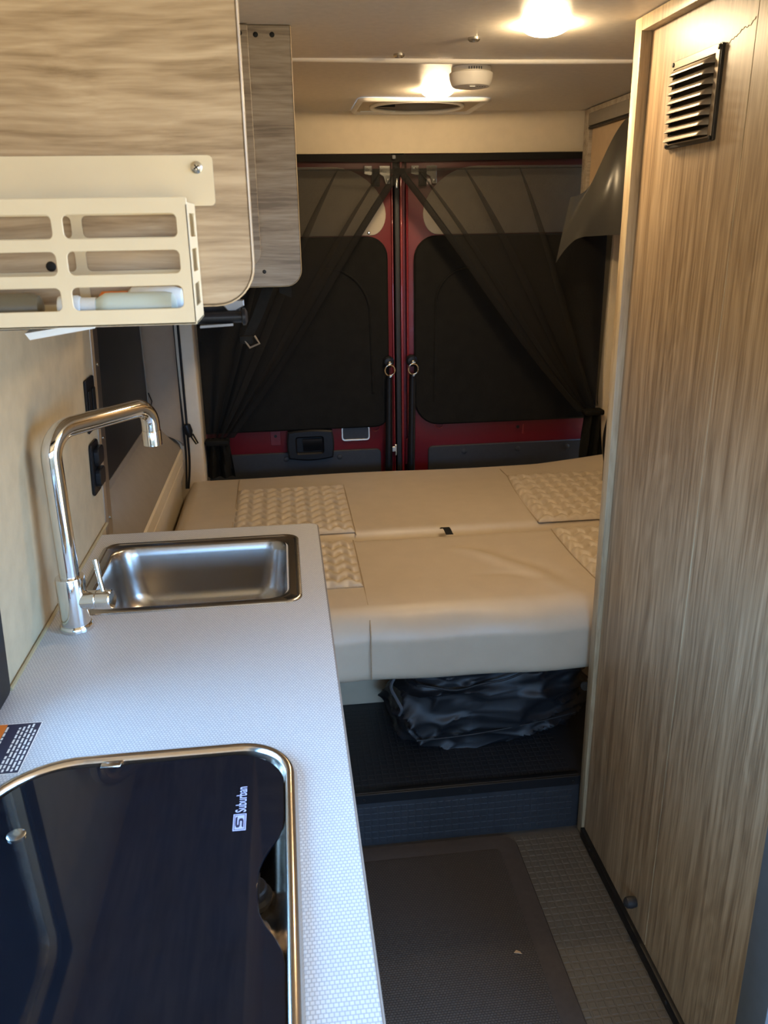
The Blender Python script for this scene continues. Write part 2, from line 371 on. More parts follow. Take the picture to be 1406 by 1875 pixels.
# aluminium edge trim at the end of that wall
t3 = thing('trim_3', (wall_x(.9), 1.94, .9), 'narrow aluminium strip finishing the end of the beige wall', kind='structure')
vs = [];
for z in (.86, ZC):
    for dx, dy in ((.002, 1.908), (.006, 1.914), (.0035, 1.935), (.006, 1.958), (0, 1.968), (-.03, 1.968), (-.03, 1.908)): vs.append((wall_x(z)+dx, dy, z))
mk('strip', vs, [(i, (i+1) % 7, 7+(i+1) % 7, 7+i) for i in range(7)], M_ALU, t3, 20)
for z in (1.27, 1.10, .905): screw('screw', (wall_x(z)+.004, 1.943, z), (1, 0, 0), .0045, t3)

# galley window at the left (only its black rear edge shows)
w2 = thing('window_2', (XL, .75, .9), 'black framed window beside the cooktop', kind='structure')
leaning_out = rrect(.30, 1.150, .9015, 1.42, .012)
def lean_plate(name, outs, th0, th1, mat, parent):
    o = plate(name, outs, 'yz', th0, th1, mat, parent, .002)
    off = origin_of(parent)
    for v in o.data.vertices: v.co.x += wall_x(v.co.z+off.z)
    return o
lean_plate('window_frame', [leaning_out, rrect(.34, 1.112, .945, 1.38, .035)], 0.001, .007, M_BLACK, w2)
lean_plate('pane', [rrect(.34, 1.112, .945, 1.38, .035)], -.016, -.012, M_PANE, w2)

# rear left wall with window recess, sill and rail
wl = thing('wall_rear_left', (-.46, 2.4, .16), 'taupe moulded window surround and cream side panel beside the bed', kind='structure')
def extr_y(name, prof, y0, y1, mat, parent, th=.02):
    n = len(prof); vs = [(x, y, z) for y in (y0, y1) for x, z in prof]+[(x-th, y, z) for y in (y0, y1) for x, z in prof]
    fs = []
    for i in range(n-1):
        fs += [(i, i+1, n+i+1, n+i), (2*n+i, 2*n+i+1, 3*n+i+1, 3*n+i)]
        fs += [(i, i+1, 2*n+i+1, 2*n+i), (n+i, n+i+1, 3*n+i+1, 3*n+i)]
    fs += [(0, n, 3*n, 2*n), (n-1, 2*n-1, 4*n-1, 3*n-1)]
    return mk(name, vs, fs, mat, parent, 30)
extr_y('sill', [(-.482, .925), (-.478, .908), (-.462, .893), (-.418, .822), (-.405, .806), (-.402, .790)], 1.95, 3.045, M_GREYTRIM, wl)
extr_y('side_rail', [(-.402, .790), (-.396, .786), (-.396, .748), (-.405, .744)], 1.95, 3.04, M_CREAM, wl)
extr_y('side_panel', [(-.405, .744), (-.398, .738), (-.398, .70), (-.412, .66), (-.412, .162)], 1.95, 3.04, M_CREAM, wl)
box('outer_light_block', (-.58, 1.93, .10), (-.55, 3.33, 1.96), M_GREYTRIM, wl)  # unseen wall added to stop sky leaking in past sill and jamb
box('upper_panel', (-.52, 1.95, 1.45), (-.478, 3.1, ZC), M_GREYTRIM, wl)
# jamb curving out to the rear pillar
grid('jamb', 14, 10, lambda u, v: (lerp(-.480, -.384, ease(u)), lerp(2.93, 3.035, u), lerp(.80+.10*(1-u), 1.46, v)), M_GREYTRIM, wl, .01)
w1 = thing('window_1', (-.48, 2.4, .9), 'dark covered side window in the taupe surround beside the bed', kind='structure')
box('pane', (-.492, 1.95, .90), (-.484, 2.96, 1.47), M_DARKWIN, w1)
tube('zip_cord', [(-.478, 2.93, 1.02), (-.47, 2.935, .99), (-.476, 2.93, .965), (-.466, 2.935, .94)], .0022, M_BLACK, w1, 6)
box('zip_pull', (-.474, 2.925, .925), (-.458, 2.94, .942), M_BLACK, w1, .003)

# rear frame: header and pillars around the door opening
wr = thing('wall_rear', (.46, 3.12, .16), 'cream rear wall frame around the red doors', kind='structure')
grid('header', 30, 5, lambda u, v: (lerp(-.46, 1.40, u), 3.155-.02*math.sin(PI*.5*v), lerp(1.797, ZC+.004, v)), M_CREAM, wr, .05)
tag(box('trim_4', (-.47, 3.045, .162), (-.320, 3.20, 1.795), M_CREAM, None, .012), 'cream pillar left of the red doors', kind='structure')
tag(box('trim_5', (1.238, 3.12, .162), (1.355, 3.20, 1.795), M_CREAM, None, .012), 'cream pillar right of the red doors', kind='structure')
tag(box('trim_6', (-.31, 3.20, .162), (1.235, 3.34, .445), M_DOORGREY), 'charcoal door sill below the red doors', kind='structure')
tag(box('wall_right', (XR, 1.70, .162), (XR+.05, 3.2, ZC), M_CREAM), 'cream right side wall beside the bed', kind='structure')
tag(plate('wall_right_front', [[(-2.3, 0), (-.52, 0), (-.52, ZC), (-2.3, ZC)], rrect(-2.1, -1.35, 1.0, 1.6, .06)], 'yz', XR, XR+.05, M_CREAM), 'cream wall ahead of the open side doorway', kind='structure')

# ---------------------------------------------------------------- the two red rear doors
DY = 3.25
def door(n, x0, x1, win, low, label):
    d = thing('door_%d' % n, ((x0+x1)/2, DY, .45), label, kind='structure')
    box('door_skin', (x0, DY, .45), (x1, DY+.06, 1.84), M_RED, d, .004)
    plate('window_panel', [win], 'xz', DY-.004, DY+.002, M_SHADE, d, .001)
    plate('lower_panel', [rrect(low[0], low[1], .46, .702, .02)], 'xz', DY-.012, DY, M_DOORGREY, d, .003)
    for f in (.2, .5, .78):
        lathe('clip', (lerp(low[0], low[1], f), DY-.012, .675), (0, -1, 0), [(.011, 0), (.010, .003), (.004, .005)], M_DOORGREY, d, 16)
    return d
def arc_win(xin, xout, s):
    # xin = edge beside the door seam, s = direction away from the seam
    pts = [(xout, 1.522), (xin+s*.06, 1.522)]
    for k in range(1, 9):
        a = PI/2*k/8; pts.append((xin+s*(.055-.055*math.sin(a)), 1.522+.075*(1-math.cos(a))))
    for k in range(1, 13):
        a = PI/2*k/12; pts.append((xin+s*.20*(1-math.cos(a))**.9, 1.597+.163*math.sin(a)))
    pts.append((xout, 1.76)); return pts
d1 = door(1, -.42, .421, arc_win(.400, -.40, -1), (-.40, .366), 'red rear door with a black inside handle')
d2 = door(2, .478, 1.34, arc_win(.540, 1.32, 1), (.560, 1.31), 'red rear door without a handle, carrying the black centre seal')
# seams down the middle
box('closing_flange', (.4215, DY-.006, .45), (.426, DY+.05, 1.80), M_REDHI, d1, .001)
box('closing_flange', (.4525, DY-.012, .45), (.4615, DY+.05, 1.78), M_REDHI, d2, .003)
box('inner_flange', (.4625, DY+.03, .45), (.477, DY+.06, 1.80), M_RED, d2)
tube('door_edge_bead', [(.480, DY-.002, z) for z in (.46, .9, 1.3, 1.70)], .004, M_REDHI, d2, 10)
box('weather_seal', (.4315, DY-.016, .45), (.4505, DY+.045, 1.76), M_RUBBER, d2, .005)
box('seam_light_block', (.415, DY+.061, .45), (.49, DY+.075, 1.86), M_BLACK, d2)  # dark plate added behind the door gap to block the sky
box('top_lip', (-.42, DY-.004, 1.842), (1.34, DY+.07, 1.90), M_BLACK, wr)
box('seal_clip', (.436, DY-.02, 1.685), (.446, DY-.012, 1.72), M_NICKEL, d2, .002)
# inside handle with recessed pull
hd = thing('door_handle', (.08, DY-.03, .67), 'black recessed pull handle on the red rear door', 'handle')
def barrel(x0, x1, z0, z1, bul, n=10):
    pts = []
    for k in range(n+1): t = k/n; pts.append((lerp(x0, x1, t), z0-bul*math.sin(PI*t)))
    for k in range(n+1): t = k/n; pts.append((x1+bul*.6*math.sin(PI*t), lerp(z0, z1, t)))
    for k in range(n+1): t = k/n; pts.append((lerp(x1, x0, t), z1+bul*.6*math.sin(PI*t)))
    for k in range(n+1): t = k/n; pts.append((x0-bul*.6*math.sin(PI*t), lerp(z1, z0, t)))
    return pts[:-1]
plate('bezel', [barrel(-.006, .170, .680, .790, .010), rrect(.028, .130, .703, .764, .006)], 'xz', DY-.034, DY-.001, M_BLACK, hd, .006)
box('recess', (.026, DY-.012, .70), (.132, DY-.006, .767), M_BLACK, hd)
grid('pull_lip', 8, 8, lambda u, v: (lerp(.052, .128, u), DY-.012-.020*math.sin(PI*.5*v), lerp(.705, .758, v)), M_BLACKSAT, hd, .003)
# storage slot with bright rim, hinge brackets, latch
sl = tag(plate('slot_rim', [rrect(.208, .322, .738, .80, .014), rrect(.214, .316, .745, .80-.004, .010)], 'xz', DY-.008, DY-.001, M_NICKEL, d1, .001))
plate('slot_plate', [rrect(.213, .317, .744, .797, .010)], 'xz', DY-.005, DY, M_DOORGREY, d1)
plate('stamped_plate', [rrect(-.075, -.035, .732, .79, .003)], 'xz', DY-.003, DY, M_RED, d1, .001)
lathe('plate_hole', (-.055, DY-.003, .770), (0, -1, 0), [(.006, 0), (.006, .002), (.003, .002)], M_BLACK, d1, 12)
for d, x, s in ((d1, .372, -1), (d2, .545, 1)):
    plate('hinge_bracket', [[(x-.05, 1.735), (x-.05, 1.762), (x-.022, 1.762), (x-.022, 1.752), (x+.006, 1.752), (x+.006, 1.762), (x+.045, 1.762), (x+.045, 1.700), (x+.028, 1.700), (x+.020, 1.725), (x+.004, 1.735), (x-.03, 1.730)]], 'xz', DY-.014, DY-.001, M_NICKEL, d, .001)
    box('hinge_block', (x-.022, DY-.022, 1.692), (x+.006, DY-.001, 1.752), M_BLACK, d, .002)
    for dx, z in ((-.038, 1.750), (.036, 1.712)): screw('screw', (x+dx, DY-.014, z), (0, -1, 0), .007, d)
plate('latch', [[(.395, .690), (.395, .703), (.402, .703), (.402, .712), (.420, .712), (.420, .72), (.428, .72), (.428, .675), (.422, .675), (.422, .690)]], 'xz', DY-.03, DY-.012, M_NICKEL, d1, .002)
plate('latch_guard', [[(.466, .63), (.500, .63), (.505, .74), (.490, .748), (.468, .735)]], 'xz', DY-.012, DY-.001, M_RED, d2, .003)
lathe('latch_hole', (.484, DY-.012, .700), (0, -1, 0), [(.006, 0), (.006, .002), (.003, .002)], M_BLACK, d2, 12)
plate('pressed_mark', [rrect(.955, .960, .735, .775, .002)], 'xz', DY-.003, DY, M_REDHI, d2)
lathe('plug', (.935, DY-.001, .765), (0, -1, 0), [(.007, 0), (.007, .003), (.003, .003)], M_BLACK, d2, 12)

# padded black window covers hung on the doors
def cover(label, outline, piping, cx):
    t = thing('window_cover', (cx, DY-.02, .78), label, 'window cover', 'padded window covers on the rear doors')
    plate('pad', [outline], 'xz', DY-.030, DY-.0125, M_PAD, t, .006)
    tube('piping', [(x, DY-.031, z) for x, z in piping], .0045, M_PAD, t, 8, False)
    return t
c1 = cover('padded black cover on the door window above the black handle', rrect(-.40, .402, .795, 1.519, [.06, .075, .02, .02]),
           [(.16+.17*math.sin(a*PI/2), 1.24+.17*math.cos(a*PI/2)) if a <= 1 else (.33+.006*(a-1), 1.24-.31*(a-1)) for a in [i*.1 for i in range(21)]], .04)
c2 = cover('padded black cover on the window of the red door without a handle', rrect(.502, 1.31, .795, 1.519, [.02, .02, .085, .10]),
           [(.585+.13*(1-math.sin(a*PI/2)), 1.27+.13*math.cos(a*PI/2)) if a <= 1 else (.585-.004*(a-1), 1.27-.38*(a-1)) for a in [i*.1 for i in range(21)]], .87)
for t_, x_ in ((c1, .345), (c2, .605)):
    tube('wire_loop', [(x_+.020*math.cos(a), DY-.014, .800+.024*math.sin(a)) for a in [PI+PI*k/14 for k in range(15)]], .0016, M_REDHI, t_, 6)
# small snap studs
for x, z, d in ((.335, 1.532, d1),): lathe('snap_stud', (x, DY-.004, z), (0, -1, 0), [(.004, 0), (.006, .003), (.003, .006)], M_NICKEL, d, 12)
# black stays with split rings
def stay(x, top, label):
    t = thing('strap_stay', (x, 3.19, .5), label, 'door stay', 'black stays beside the rear door seam')
    tube('sleeve', [(x-.010, 3.195, .46), (x-.004, 3.195, .75), (x, 3.19, top-.03)], [.015, .0145, .012], M_BLACK, t, 14)
    lathe('mount', (x, 3.205, top+.020), (0, -1, 0), [(.022, -.02), (.022, 0), (.016, .007), (.007, .009)], M_BLACK, t, 18)
    lathe('ball_stud', (x, 3.195, top+.018), (0, -1, 0), [(.006, 0), (.006, .012), (.0085, .016), (.0085, .022), (.004, .026)], M_NICKEL, t, 14)
    tube('ring', [(x+.019*math.cos(a), 3.170-.004*math.sin(a), top-.006+.021*math.sin(a)) for a in [2*PI*k/28 for k in range(29)]], .0026, M_CHROME, t, 8, False)
    lathe('rivet', (x+.002, 3.182, top-.032), (0, -1, 0), [(.006, 0), (.006, .006), (.003, .009)], M_NICKEL, t, 12)
    return t
stay(.398, 1.035, 'black stay with a silver ring on the red door that has the handle')
stay(.489, 1.037, 'black stay with a silver ring on the red door without a handle')

# ---------------------------------------------------------------- insect screen, tied back on both sides
CY = 3.105
isc = thing('insect_screen', (.46, CY, .64), 'black mesh insect screen tied back in front of the red doors', 'insect screen')
def fold(u, v, s): return .016*math.sin(u*22+s)*v**1.5+.010*math.sin(u*9+2*s)*v
def curtain(side):
    if side < 0: xo, xi0, xi1, zt, zb = -.316, .428, -.235, 1.745, .80
    else: xo, xi0, xi1, zt, zb = 1.236, .440, 1.150, 1.745, .855
    def f(u, v):           # u 0 outer .. 1 inner, v 0 top .. 1 tie
        bow = (.05 if side < 0 else -.05)*math.sin(PI*v)*(v-.3)
        xi = lerp(xi0, xi1, v)+bow
        gather = xo+(.010 if side < 0 else -.010)*v
        return (lerp(gather, xi, u), CY+.012+fold(u, v, side), lerp(zt if u < 1 else zt, zb, v)+.02*(1-u)*(0 if side < 0 else 1)*v)
    grid('mesh_panel', 46, 40, f, M_MESH, isc)
    hem = [f(1, k/30) for k in range(31)]
    vs = []; s = -side
    grid('hem', 5, 31, lambda u, v: tuple(Vector(f(1, v))+Vector((-s*(.004-.030*u)*1.0, -.006-.006*math.sin(PI*u), 0))), M_HEM, isc)
    for q, (ua, ub) in enumerate(((.93, .84), (.72, .60), (.47, .38))):      # overlapping pleats running to the tie
        grid('pleat', 6, 24, lambda u, v, ua=ua, ub=ub, q=q: tuple(Vector(f(lerp(ua, lerp(ua, .8, v), 0)+lerp(0, ub-ua, u)*lerp(.03, 1.1, v**.8), v))+Vector((0, -.008-.004*q-.006*math.sin(PI*u), 0))), M_MESH, isc)
    # tie band and tail
    cx = -.272 if side < 0 else 1.196; hw = .046 if side < 0 else .040
    box('tie_band', (cx-hw, CY-.030, zb-.018), (cx+hw, CY+.024, zb+.004), M_PAD, isc, .008)
    grid('tail', 16, 12, lambda u, v: (cx+(u-.5)*2*lerp(hw*.95, hw*1.15, v)+(.006 if side < 0 else .002)*v, CY-.01+.018*math.sin(u*14+v*2), lerp(zb-.016, .655, v)), M_PAD, isc)
curtain(-1); curtain(1)
grid('top_band', 60, 6, lambda u, v: (lerp(-.316, 1.236, u), CY+.02+.004*math.sin(u*40)*v, lerp(1.795, 1.742-.010*math.exp(-((u-.485)/.06)**2), v)-.004*math.exp(-((u-.48)/.2)**2)), M_MESH, isc)
grid('top_hem', 60, 4, lambda u, v: (lerp(-.316, 1.236, u), CY+.012+.003*math.sin(u*34), lerp(1.796, 1.772, v)-.006*math.exp(-((u-.48)/.2)**2)), M_HEM, isc)
box('top_clip', (.408, CY-.002, 1.775), (.420, CY+.008, 1.788), M_BAGTAG, isc, .002)

# ================================================================ BED
BZ = .66
def cush_body(name, x0, x1, y0, y1, z0, z1, rr, mat, parent, zf=None):
    """soft box: rounded-rectangle section swept in X, puffed top"""
    loops = []; nx = 60
    for i in range(nx+1):
        t = i/nx; x = lerp(x0, x1, t); e = min(t, 1-t)*(x1-x0)
        sh = rr*.9*(1-math.sqrt(max(0, 1-(1-min(e/(rr*.9), 1))**2)))
        sec = rrect(y0+sh*.3, y1-sh*.3, z0+sh, z1-sh, [rr*.45, rr*.6, rr, rr*.45], 6)
        nom = rrect(y0, y1, z0, z1, [rr*.45, rr*.6, rr, rr*.45], 6); out = []
        # extra points along the top so wrinkles can form
        for k, p in enumerate(sec):
            out.append(p)
            q = sec[(k+1) % len(sec)]; P_, Q_ = nom[k], nom[(k+1) % len(sec)]
            if abs(Q_[0]-P_[0]) > .1 and P_[1] > (z0+z1)/2:
                for j in range(1, 48): out.append((lerp(p[0], q[0], j/48), lerp(p[1], q[1], j/48)))
            if abs(Q_[1]-P_[1]) > .03 and P_[0] < (y0+y1)/2:
                for j in range(1, 10): out.append((lerp(p[0], q[0], j/10), lerp(p[1], q[1], j/10)))
        loops.append([Vector((x, p[0], p[1]))+(zf(x, p[0], p[1]) if zf else Vector()) for p in out])
    return loft(name, loops, mat, parent, True, True, True, 60)
def quilt(name, x0, x1, y0, y1, z, parent, skew=0.0, cut=None, amp=.0140, per=.048, row=.058, zf=None):
    nu, nv = int((x1-x0)/.0042)+2, int((y1-y0)/.0042)+2
    def f(u, v):
        y = lerp(y0, y1, v); xa = cut(y) if cut else x0; x = lerp(xa, x1, u)
        th = 2*PI*x/per; tri = math.sin(th)+.22*math.sin(2*th)*(1 if skew else .3)
        ph = (y+.0135*tri)/row
        fr_ = ph-math.floor(ph); h = (math.sin(PI*fr_))**.5*amp
        ed = min(x-xa, x1-x, y-y0, y1-y)/.02; h *= min(1, max(0, ed))**.5
        return (x, y, z-.002+h+(zf(x, y) if zf else 0))
    return grid(name, nu, nv, f, M_LEATHER, parent, 0, 80)
def seam(parent, pts, r=.0016): return tube('seam', pts, r, M_SEAM, parent, 6)

# rear cushion
rc = thing('bed_cushion', (.46, 2.70, .50), 'beige leatherette bed cushion beside the rear doors', 'cushion')
def rear_lift(x, y):
    a = max(0, (x-.95)/.35); b = max(0, (y-2.86)/.22); return .040*min(1, a)**1.2*min(1, b)**1.3
cush_body('cushion_body', -.395, 1.335, 2.368, 3.075, .50, BZ, .055, M_LEATHER, rc,
          lambda x, y, z: Vector((0, 0, (rear_lift(x, y)+.003*math.sin(x*7)*math.sin(y*9)) if z > .62 else 0)))
quilt('quilted_panel', -.194, .186, 2.40, 2.885, BZ+.001, rc)
quilt('quilted_panel', .770, 1.19, 2.395, 2.905, BZ+.001, rc, .8, lambda y: .770+.035*((y-2.395)/.51)**2)
for x in (-.195, .187): seam(rc, [(x, 2.385, BZ-.004), (x, 2.42, BZ+.001), (x, 2.7, BZ+.001), (x, 3.02, BZ+.001), (x, 3.058, BZ-.008)])
seam(rc, [(.768, 2.40, BZ+.001)]+[(.768+.035*k/8*k/8, 2.395+.51*k/8, BZ+.0012) for k in range(1, 9)]+[(.80, 3.0, BZ+.001)])
seam(rc, [(-.194, 2.888, BZ+.001), (.186, 2.888, BZ+.001)]); seam(rc, [(.80, 2.908, BZ+.001), (1.19, 2.908, BZ+.001)])
tube('front_piping', [(lerp(-.33, 1.30, k/30), 2.366, BZ-.030+.003*math.sin(k)) for k in range(31)], .006, M_LEATHER, rc, 8)
# front cushion
fc = thing('bed_cushion', (.42, 2.07, .475), 'beige leatherette bed cushion over the step, with a creased top', 'cushion')
def crease(x, y):
    h = 0
    for (x0, y0, x1, y1, wd, a) in ((.52, 2.16, .70, 1.90, .022, .0065), (.47, 2.21, .58, 2.08, .016, .004), (.50, 2.02, .66, 1.97, .014, -.003), (.62, 2.10, .74, 1.93, .02, -.004)):
        dx, dy = x1-x0, y1-y0; L = math.hypot(dx, dy); t = ((x-x0)*dx+(y-y0)*dy)/L/L
        if -.25 < t < 1.25:
            n = ((x-x0)*-dy+(y-y0)*dx)/L-.015*math.sin(t*4)
            h += a*math.exp(-(n/wd)**2)*max(0, math.sin(PI*(t+.25)/1.5))
    return h
def ffold(x, y, z):
    v = Vector()
    if z > .60: v.z += crease(x, y)-.010*max(0, (1.95-y)/.15)**2
    if y < 1.83: v.y += .004*math.sin(x*8)+.003*math.sin(x*21+z*9)
    if z < .52: v.z += .010*(.35-x)*(1 if y < 1.9 else .3)
    return v
cush_body('cushion_body', .0, 1.02, 1.800, 2.352, .470, BZ, .07, M_LEATHER, fc, ffold)
fz = lambda x, y: -.010*max(0, (1.95-y)/.15)**2
quilt('quilted_panel', .02, .172, 1.985, 2.325, BZ+.001, fc, zf=fz)
quilt('quilted_panel', .788, .985, 1.92, 2.325, BZ+.001, fc, .8, lambda y: .788-.006*math.sin(PI*(y-1.92)/.405), zf=fz)
seam(fc, [(.174, 2.33, BZ), (.174, 2.2, BZ+.001), (.173, 2.0, BZ+.001), (.172, 1.88, BZ-.003), (.172, 1.83, BZ-.022), (.171, 1.802, BZ-.05), (.170, 1.797, .56), (.170, 1.80, .49)])
seam(fc, [(.787-.006*math.sin(PI*k/8), 1.92+.405*k/8, BZ+.0012) for k in range(9)])
seam(fc, [(.02, 1.984, BZ+.001), (.172, 1.984, BZ+.001)])
grid('pull_tab', 6, 10, lambda u, v: (.447+.022*u+.010*v, 2.375-.055*v, BZ+.004+.010*math.sin(PI*min(1, v*1.1))), M_STRAP, fc, .002)
# box under the bed (cream panel) and black seat-belt stalk
tag(box('storage_box', (-.41, 2.215, .162), (1.30, 3.02, .458), M_CREAM, None, .004), 'cream storage box under the bed behind the duffel bag', 'storage box')
bt = thing('belt_stalk', (1.105, 2.75, .66), 'black plastic belt stalk standing at the bed edge by the tall cabinet', 'seat belt')
grid('stalk', 8, 14, lambda u, v: (1.120+.03*u+.006*math.cos(v*5), 2.75+.02*math.sin(v*3), lerp(.672, .915, v)), M_BLACK, bt, .01)
box('buckle', (1.114, 2.738, .66), (1.15, 2.765, .80), M_BLACK, bt, .008)

# ================================================================ DUFFEL BAG
dg = thing('duffel_bag', (.53, 2.06, .163), 'black nylon duffel bag stuffed under the bed', 'bag')
def bagf(u, v):
    a = 2*PI*u; ph = PI*(v-.5)
    sx = lambda t, e: math.copysign(abs(t)**e, t)
    x = sx(math.cos(a), .42)*sx(math.cos(ph), .45); y = sx(math.sin(a), .5)*sx(math.cos(ph), .45); z = sx(math.sin(ph), .62)
    p = Vector((.528+.283*x, 2.058+.140*y, .305+.142*z))
    p.x += .03*(x < 0)*z; p.y += .045*max(0, x)**2*(1 if y < 0 else 0)
    n1 = noise.noise(Vector((p.x*4.2+p.z*6, p.z*13-p.x*3.0, p.y*5)))
    n2 = noise.noise(Vector((p.x*10-p.z*9, p.z*24+p.x*7, p.y*8+3)))
    rid = (1-abs(n1)*2)**3; rid2 = (1-abs(n2)*2)**3 if abs(n2) < .5 else 0
    p += Vector((x, y, z*.5)).normalized()*(.030*max(0, rid)+.016*max(0, rid2)-.020)
    p.z = max(p.z, .1635); p.z = min(p.z, .462); p.y = min(p.y, 2.21)
    return p
grid('bag_body', 240, 110, bagf, M_BAG, dg, 0, 70)
grid('webbing_handle', 14, 5, lambda u, v: (.60+.11*u, 1.945-.012*math.sin(PI*u)+.004*v, .400+.040*math.sin(PI*(.2+.7*u))-.045*v*(1-.45*u)), M_BAGTAG, dg, .002)
tube('zipper', [(.30+.45*k/20, 1.918+.006*math.sin(k), .392-.02*math.sin(k*.3)) for k in range(21)], .003, M_RUBBER, dg, 6)
tube('carry_strap', [interp([(.265, 1.99, .40), (.238, 1.965, .37), (.250, 1.945, .34), (.262, 1.935, .315), (.258, 1.95, .285)], k/14) for k in range(15)], .0045, M_BAGTAG, dg, 6)
tube('bottom_seam', [(.30+.46*k/20, 1.915+.03*(k/20)**2, .222+.03*(k/20)**2) for k in range(21)], .002, M_RUBBER, dg, 6)
tag(lathe('strap_buckle', (.775, 1.93, .345), (0, -1, 0), [(.014, 0), (.014, .006), (.007, .008)], M_BAGTAG, dg, 10))

# ================================================================ FLOOR MAT
mt = thing('floor_mat', (.31, 1.2, 0), 'brown woven floor mat with a plain border in the aisle', 'mat')
def mrect(i, z): return [Vector((x-.0*(1.78-y), y, z)) for x, y in rrect(.075+i, .540-i, .62+i, 1.772-i, .015+max(0, .03-i))]
loft('mat_border', [mrect(0, .0014), mrect(.003, .005), mrect(.048, .006), mrect(.052, .0045)], M_MATB, mt, True, False)
loft('woven_field', [mrect(.050, .003), mrect(.052, .0055), mrect(.056, .0065)], M_MAT, mt, False, True)
tag(mk('leaf_crumb', [(.437, 1.392, .0072), (.444, 1.398, .0085), (.452, 1.394, .0075), (.447, 1.388, .0105), (.455, 1.386, .0075), (.442, 1.390, .0075)],
   [(0, 1, 3), (1, 2, 3), (2, 4, 3), (0, 3, 5), (4, 5, 3), (0, 5, 4, 2, 1)], M_BROWN), 'tiny tan leaf crumb lying on the brown mat', 'debris')

# ================================================================ KITCHEN
kc = thing('kitchen_cabinet', (-.2, 1.0, 0), 'base cabinet under the white kitchen counter', 'cabinet')
box('cabinet_body', (-.438, .30, .003), (.018, 1.78, .60), W_Y, kc)
box('face_rail', (.0, .30, .60), (.018, 1.78, .868), W_Y, kc)
box('end_panel', (-.438, 1.762, .60), (.0, 1.78, .868), W_Y, kc)
for k, (a, b) in enumerate(((.32, .80), (.806, 1.28), (1.286, 1.765))):
    dd = box('cabinet_door', (.019, a, .08), (.037, b, .845), W_Z, kc, .002)
    lathe('knob', (.037, b-.05, .78), (1, 0, 0), [(.006, 0), (.006, .012), (.013, .018), (.012, .026), (.004, .028)], M_NICKEL, dd, 16)
EX, FY = .0555, 1.834
ct = thing('countertop', (-.2, 1.0, .872), 'white woven-pattern laminate kitchen countertop', 'countertop')
outer = rrect(-.441, EX-.003, .25, FY-.003, [.004, .017, .003, .003], 6)
plate('top_slab', [outer, rrect(-.392, -.020, 1.425, 1.742, .04), rrect(-.385, -.030, .33, .935, .05)], 'xy', .872, .900, M_COUNTER, ct)
band_o, band_i = rrect(-.441, EX, .25, FY, [.004, .020, .003, .003], 6), outer
loft('edge_band', [[Vector((x, y, z)) for x, y in l] for l, z in ((band_i, .872), (band_o, .872), (band_o, .8985), ([(lerp(a[0], b[0], .5), lerp(a[1], b[1], .5)) for a, b in zip(band_o, band_i)], .8998), (band_i, .8998))], M_BAND, ct)
tube('wall_caulk', [(XL+.004, 1.155+(1.905-1.155)*k/10, .902) for k in range(11)], .0035, plain('tan_sealant', (.36, .29, .16), .5), ct, 8)

# sink
sk = thing('sink', (-.205, 1.58, .77), 'rectangular brushed steel sink set in the countertop', 'sink')
def sl_(x0, x1, y0, y1, r, z, n=10): return [Vector((x, y, z)) for x, y in rrect(x0, x1, y0, y1, r, n)]
SX0, SX1, SY0, SY1 = -.415, .008, 1.403, 1.762
def off(d, r, z): return sl_(SX0+d, SX1-d, SY0+d, SY1-d, r, z)
rim = [off(0, .030, .9005), off(.001, .030, .9025), off(.004, .028, .9040), off(.008, .026, .9035), off(.010, .026, .9015), off(.022, .030, .9010)]
bowl = [off(.024, .044, .9005), off(.027, .044, .896), off(.030, .046, .880), off(.034, .050, .84), off(.038, .054, .80), off(.044, .056, .780), off(.056, .056, .766), off(.075, .050, .760), off(.11, .04, .758)]
loft('rim', rim, M_STEEL, sk); loft('bowl', [rim[-1]]+bowl, M_STEEL, sk, False, True, ang=60)
st = lathe('drain', (-.205, 1.58, .7585), (0, 0, 1), [(.040, 0), (.040, .0025), (.034, .003), (.030, .001), (.012, .001), (.011, .006), (.004, .007)], M_CHROME, sk, 28)

# faucet
FX, FYY = -.386, 1.357
fa = thing('faucet', (FX, FYY, .9), 'tall chrome gooseneck faucet with a side lever', 'faucet')
lathe('base_ring', (FX, FYY, .9005), (0, 0, 1), [(.0285, 0), (.0285, .007), (.0265, .010), (.020, .0105)], M_CHROME, fa, 40)
lathe('faucet_body', (FX, FYY, .9095), (0, 0, 1), [(.0245, 0), (.0245, .084), (.0235, .088), (.015, .089)], M_CHROME, fa, 40)
TX, TY, AZ = -.254, 1.545, 1.250
dv = Vector((TX-FX, TY-FYY, 0)); L = dv.length; dv.normalize()
path = [Vector((FX, FYY, z)) for z in (.99, 1.05, 1.12, 1.19)]
R1, R2 = .046, .034
for k in range(13):
    a = PI/2*k/12; path.append(Vector((FX, FYY, AZ-R1))+dv*(R1*(1-math.cos(a)))+Vector((0, 0, R1*math.sin(a))))
path.append(Vector((FX, FYY, AZ))+dv*(L*.5))
for k in range(13):
    a = PI/2*k/12; path.append(Vector((FX, FYY, AZ-R2))+dv*(L-R2+R2*math.sin(a))+Vector((0, 0, R2*math.cos(a))))
path.append(Vector((TX, TY, AZ-R2-.012)))
tube('spout', path, .0165, M_CHROME, fa, 28)
lathe('aerator', (TX, TY, AZ-R2-.0122), (0, 0, -1), [(.0168, 0), (.0172, .001), (.0172, .028), (.015, .029), (.012, .026)], M_CHROME, fa, 28)
hv = Vector((1, -.22, .06)).normalized()
hp = Vector((FX, FYY, .953))
lathe('valve', hp+hv*.018, hv, [(.0165, 0), (.0165, .026), (.0155, .027)], M_CHROME, fa, 28)
kn = lathe('lever_hub', hp+hv*.0455, hv, [(.0160, 0), (.0168, .001), (.0168, .024), (.015, .026), (.006, .0265)], M_CHROME, fa, 28)
lp = hp+hv*.056
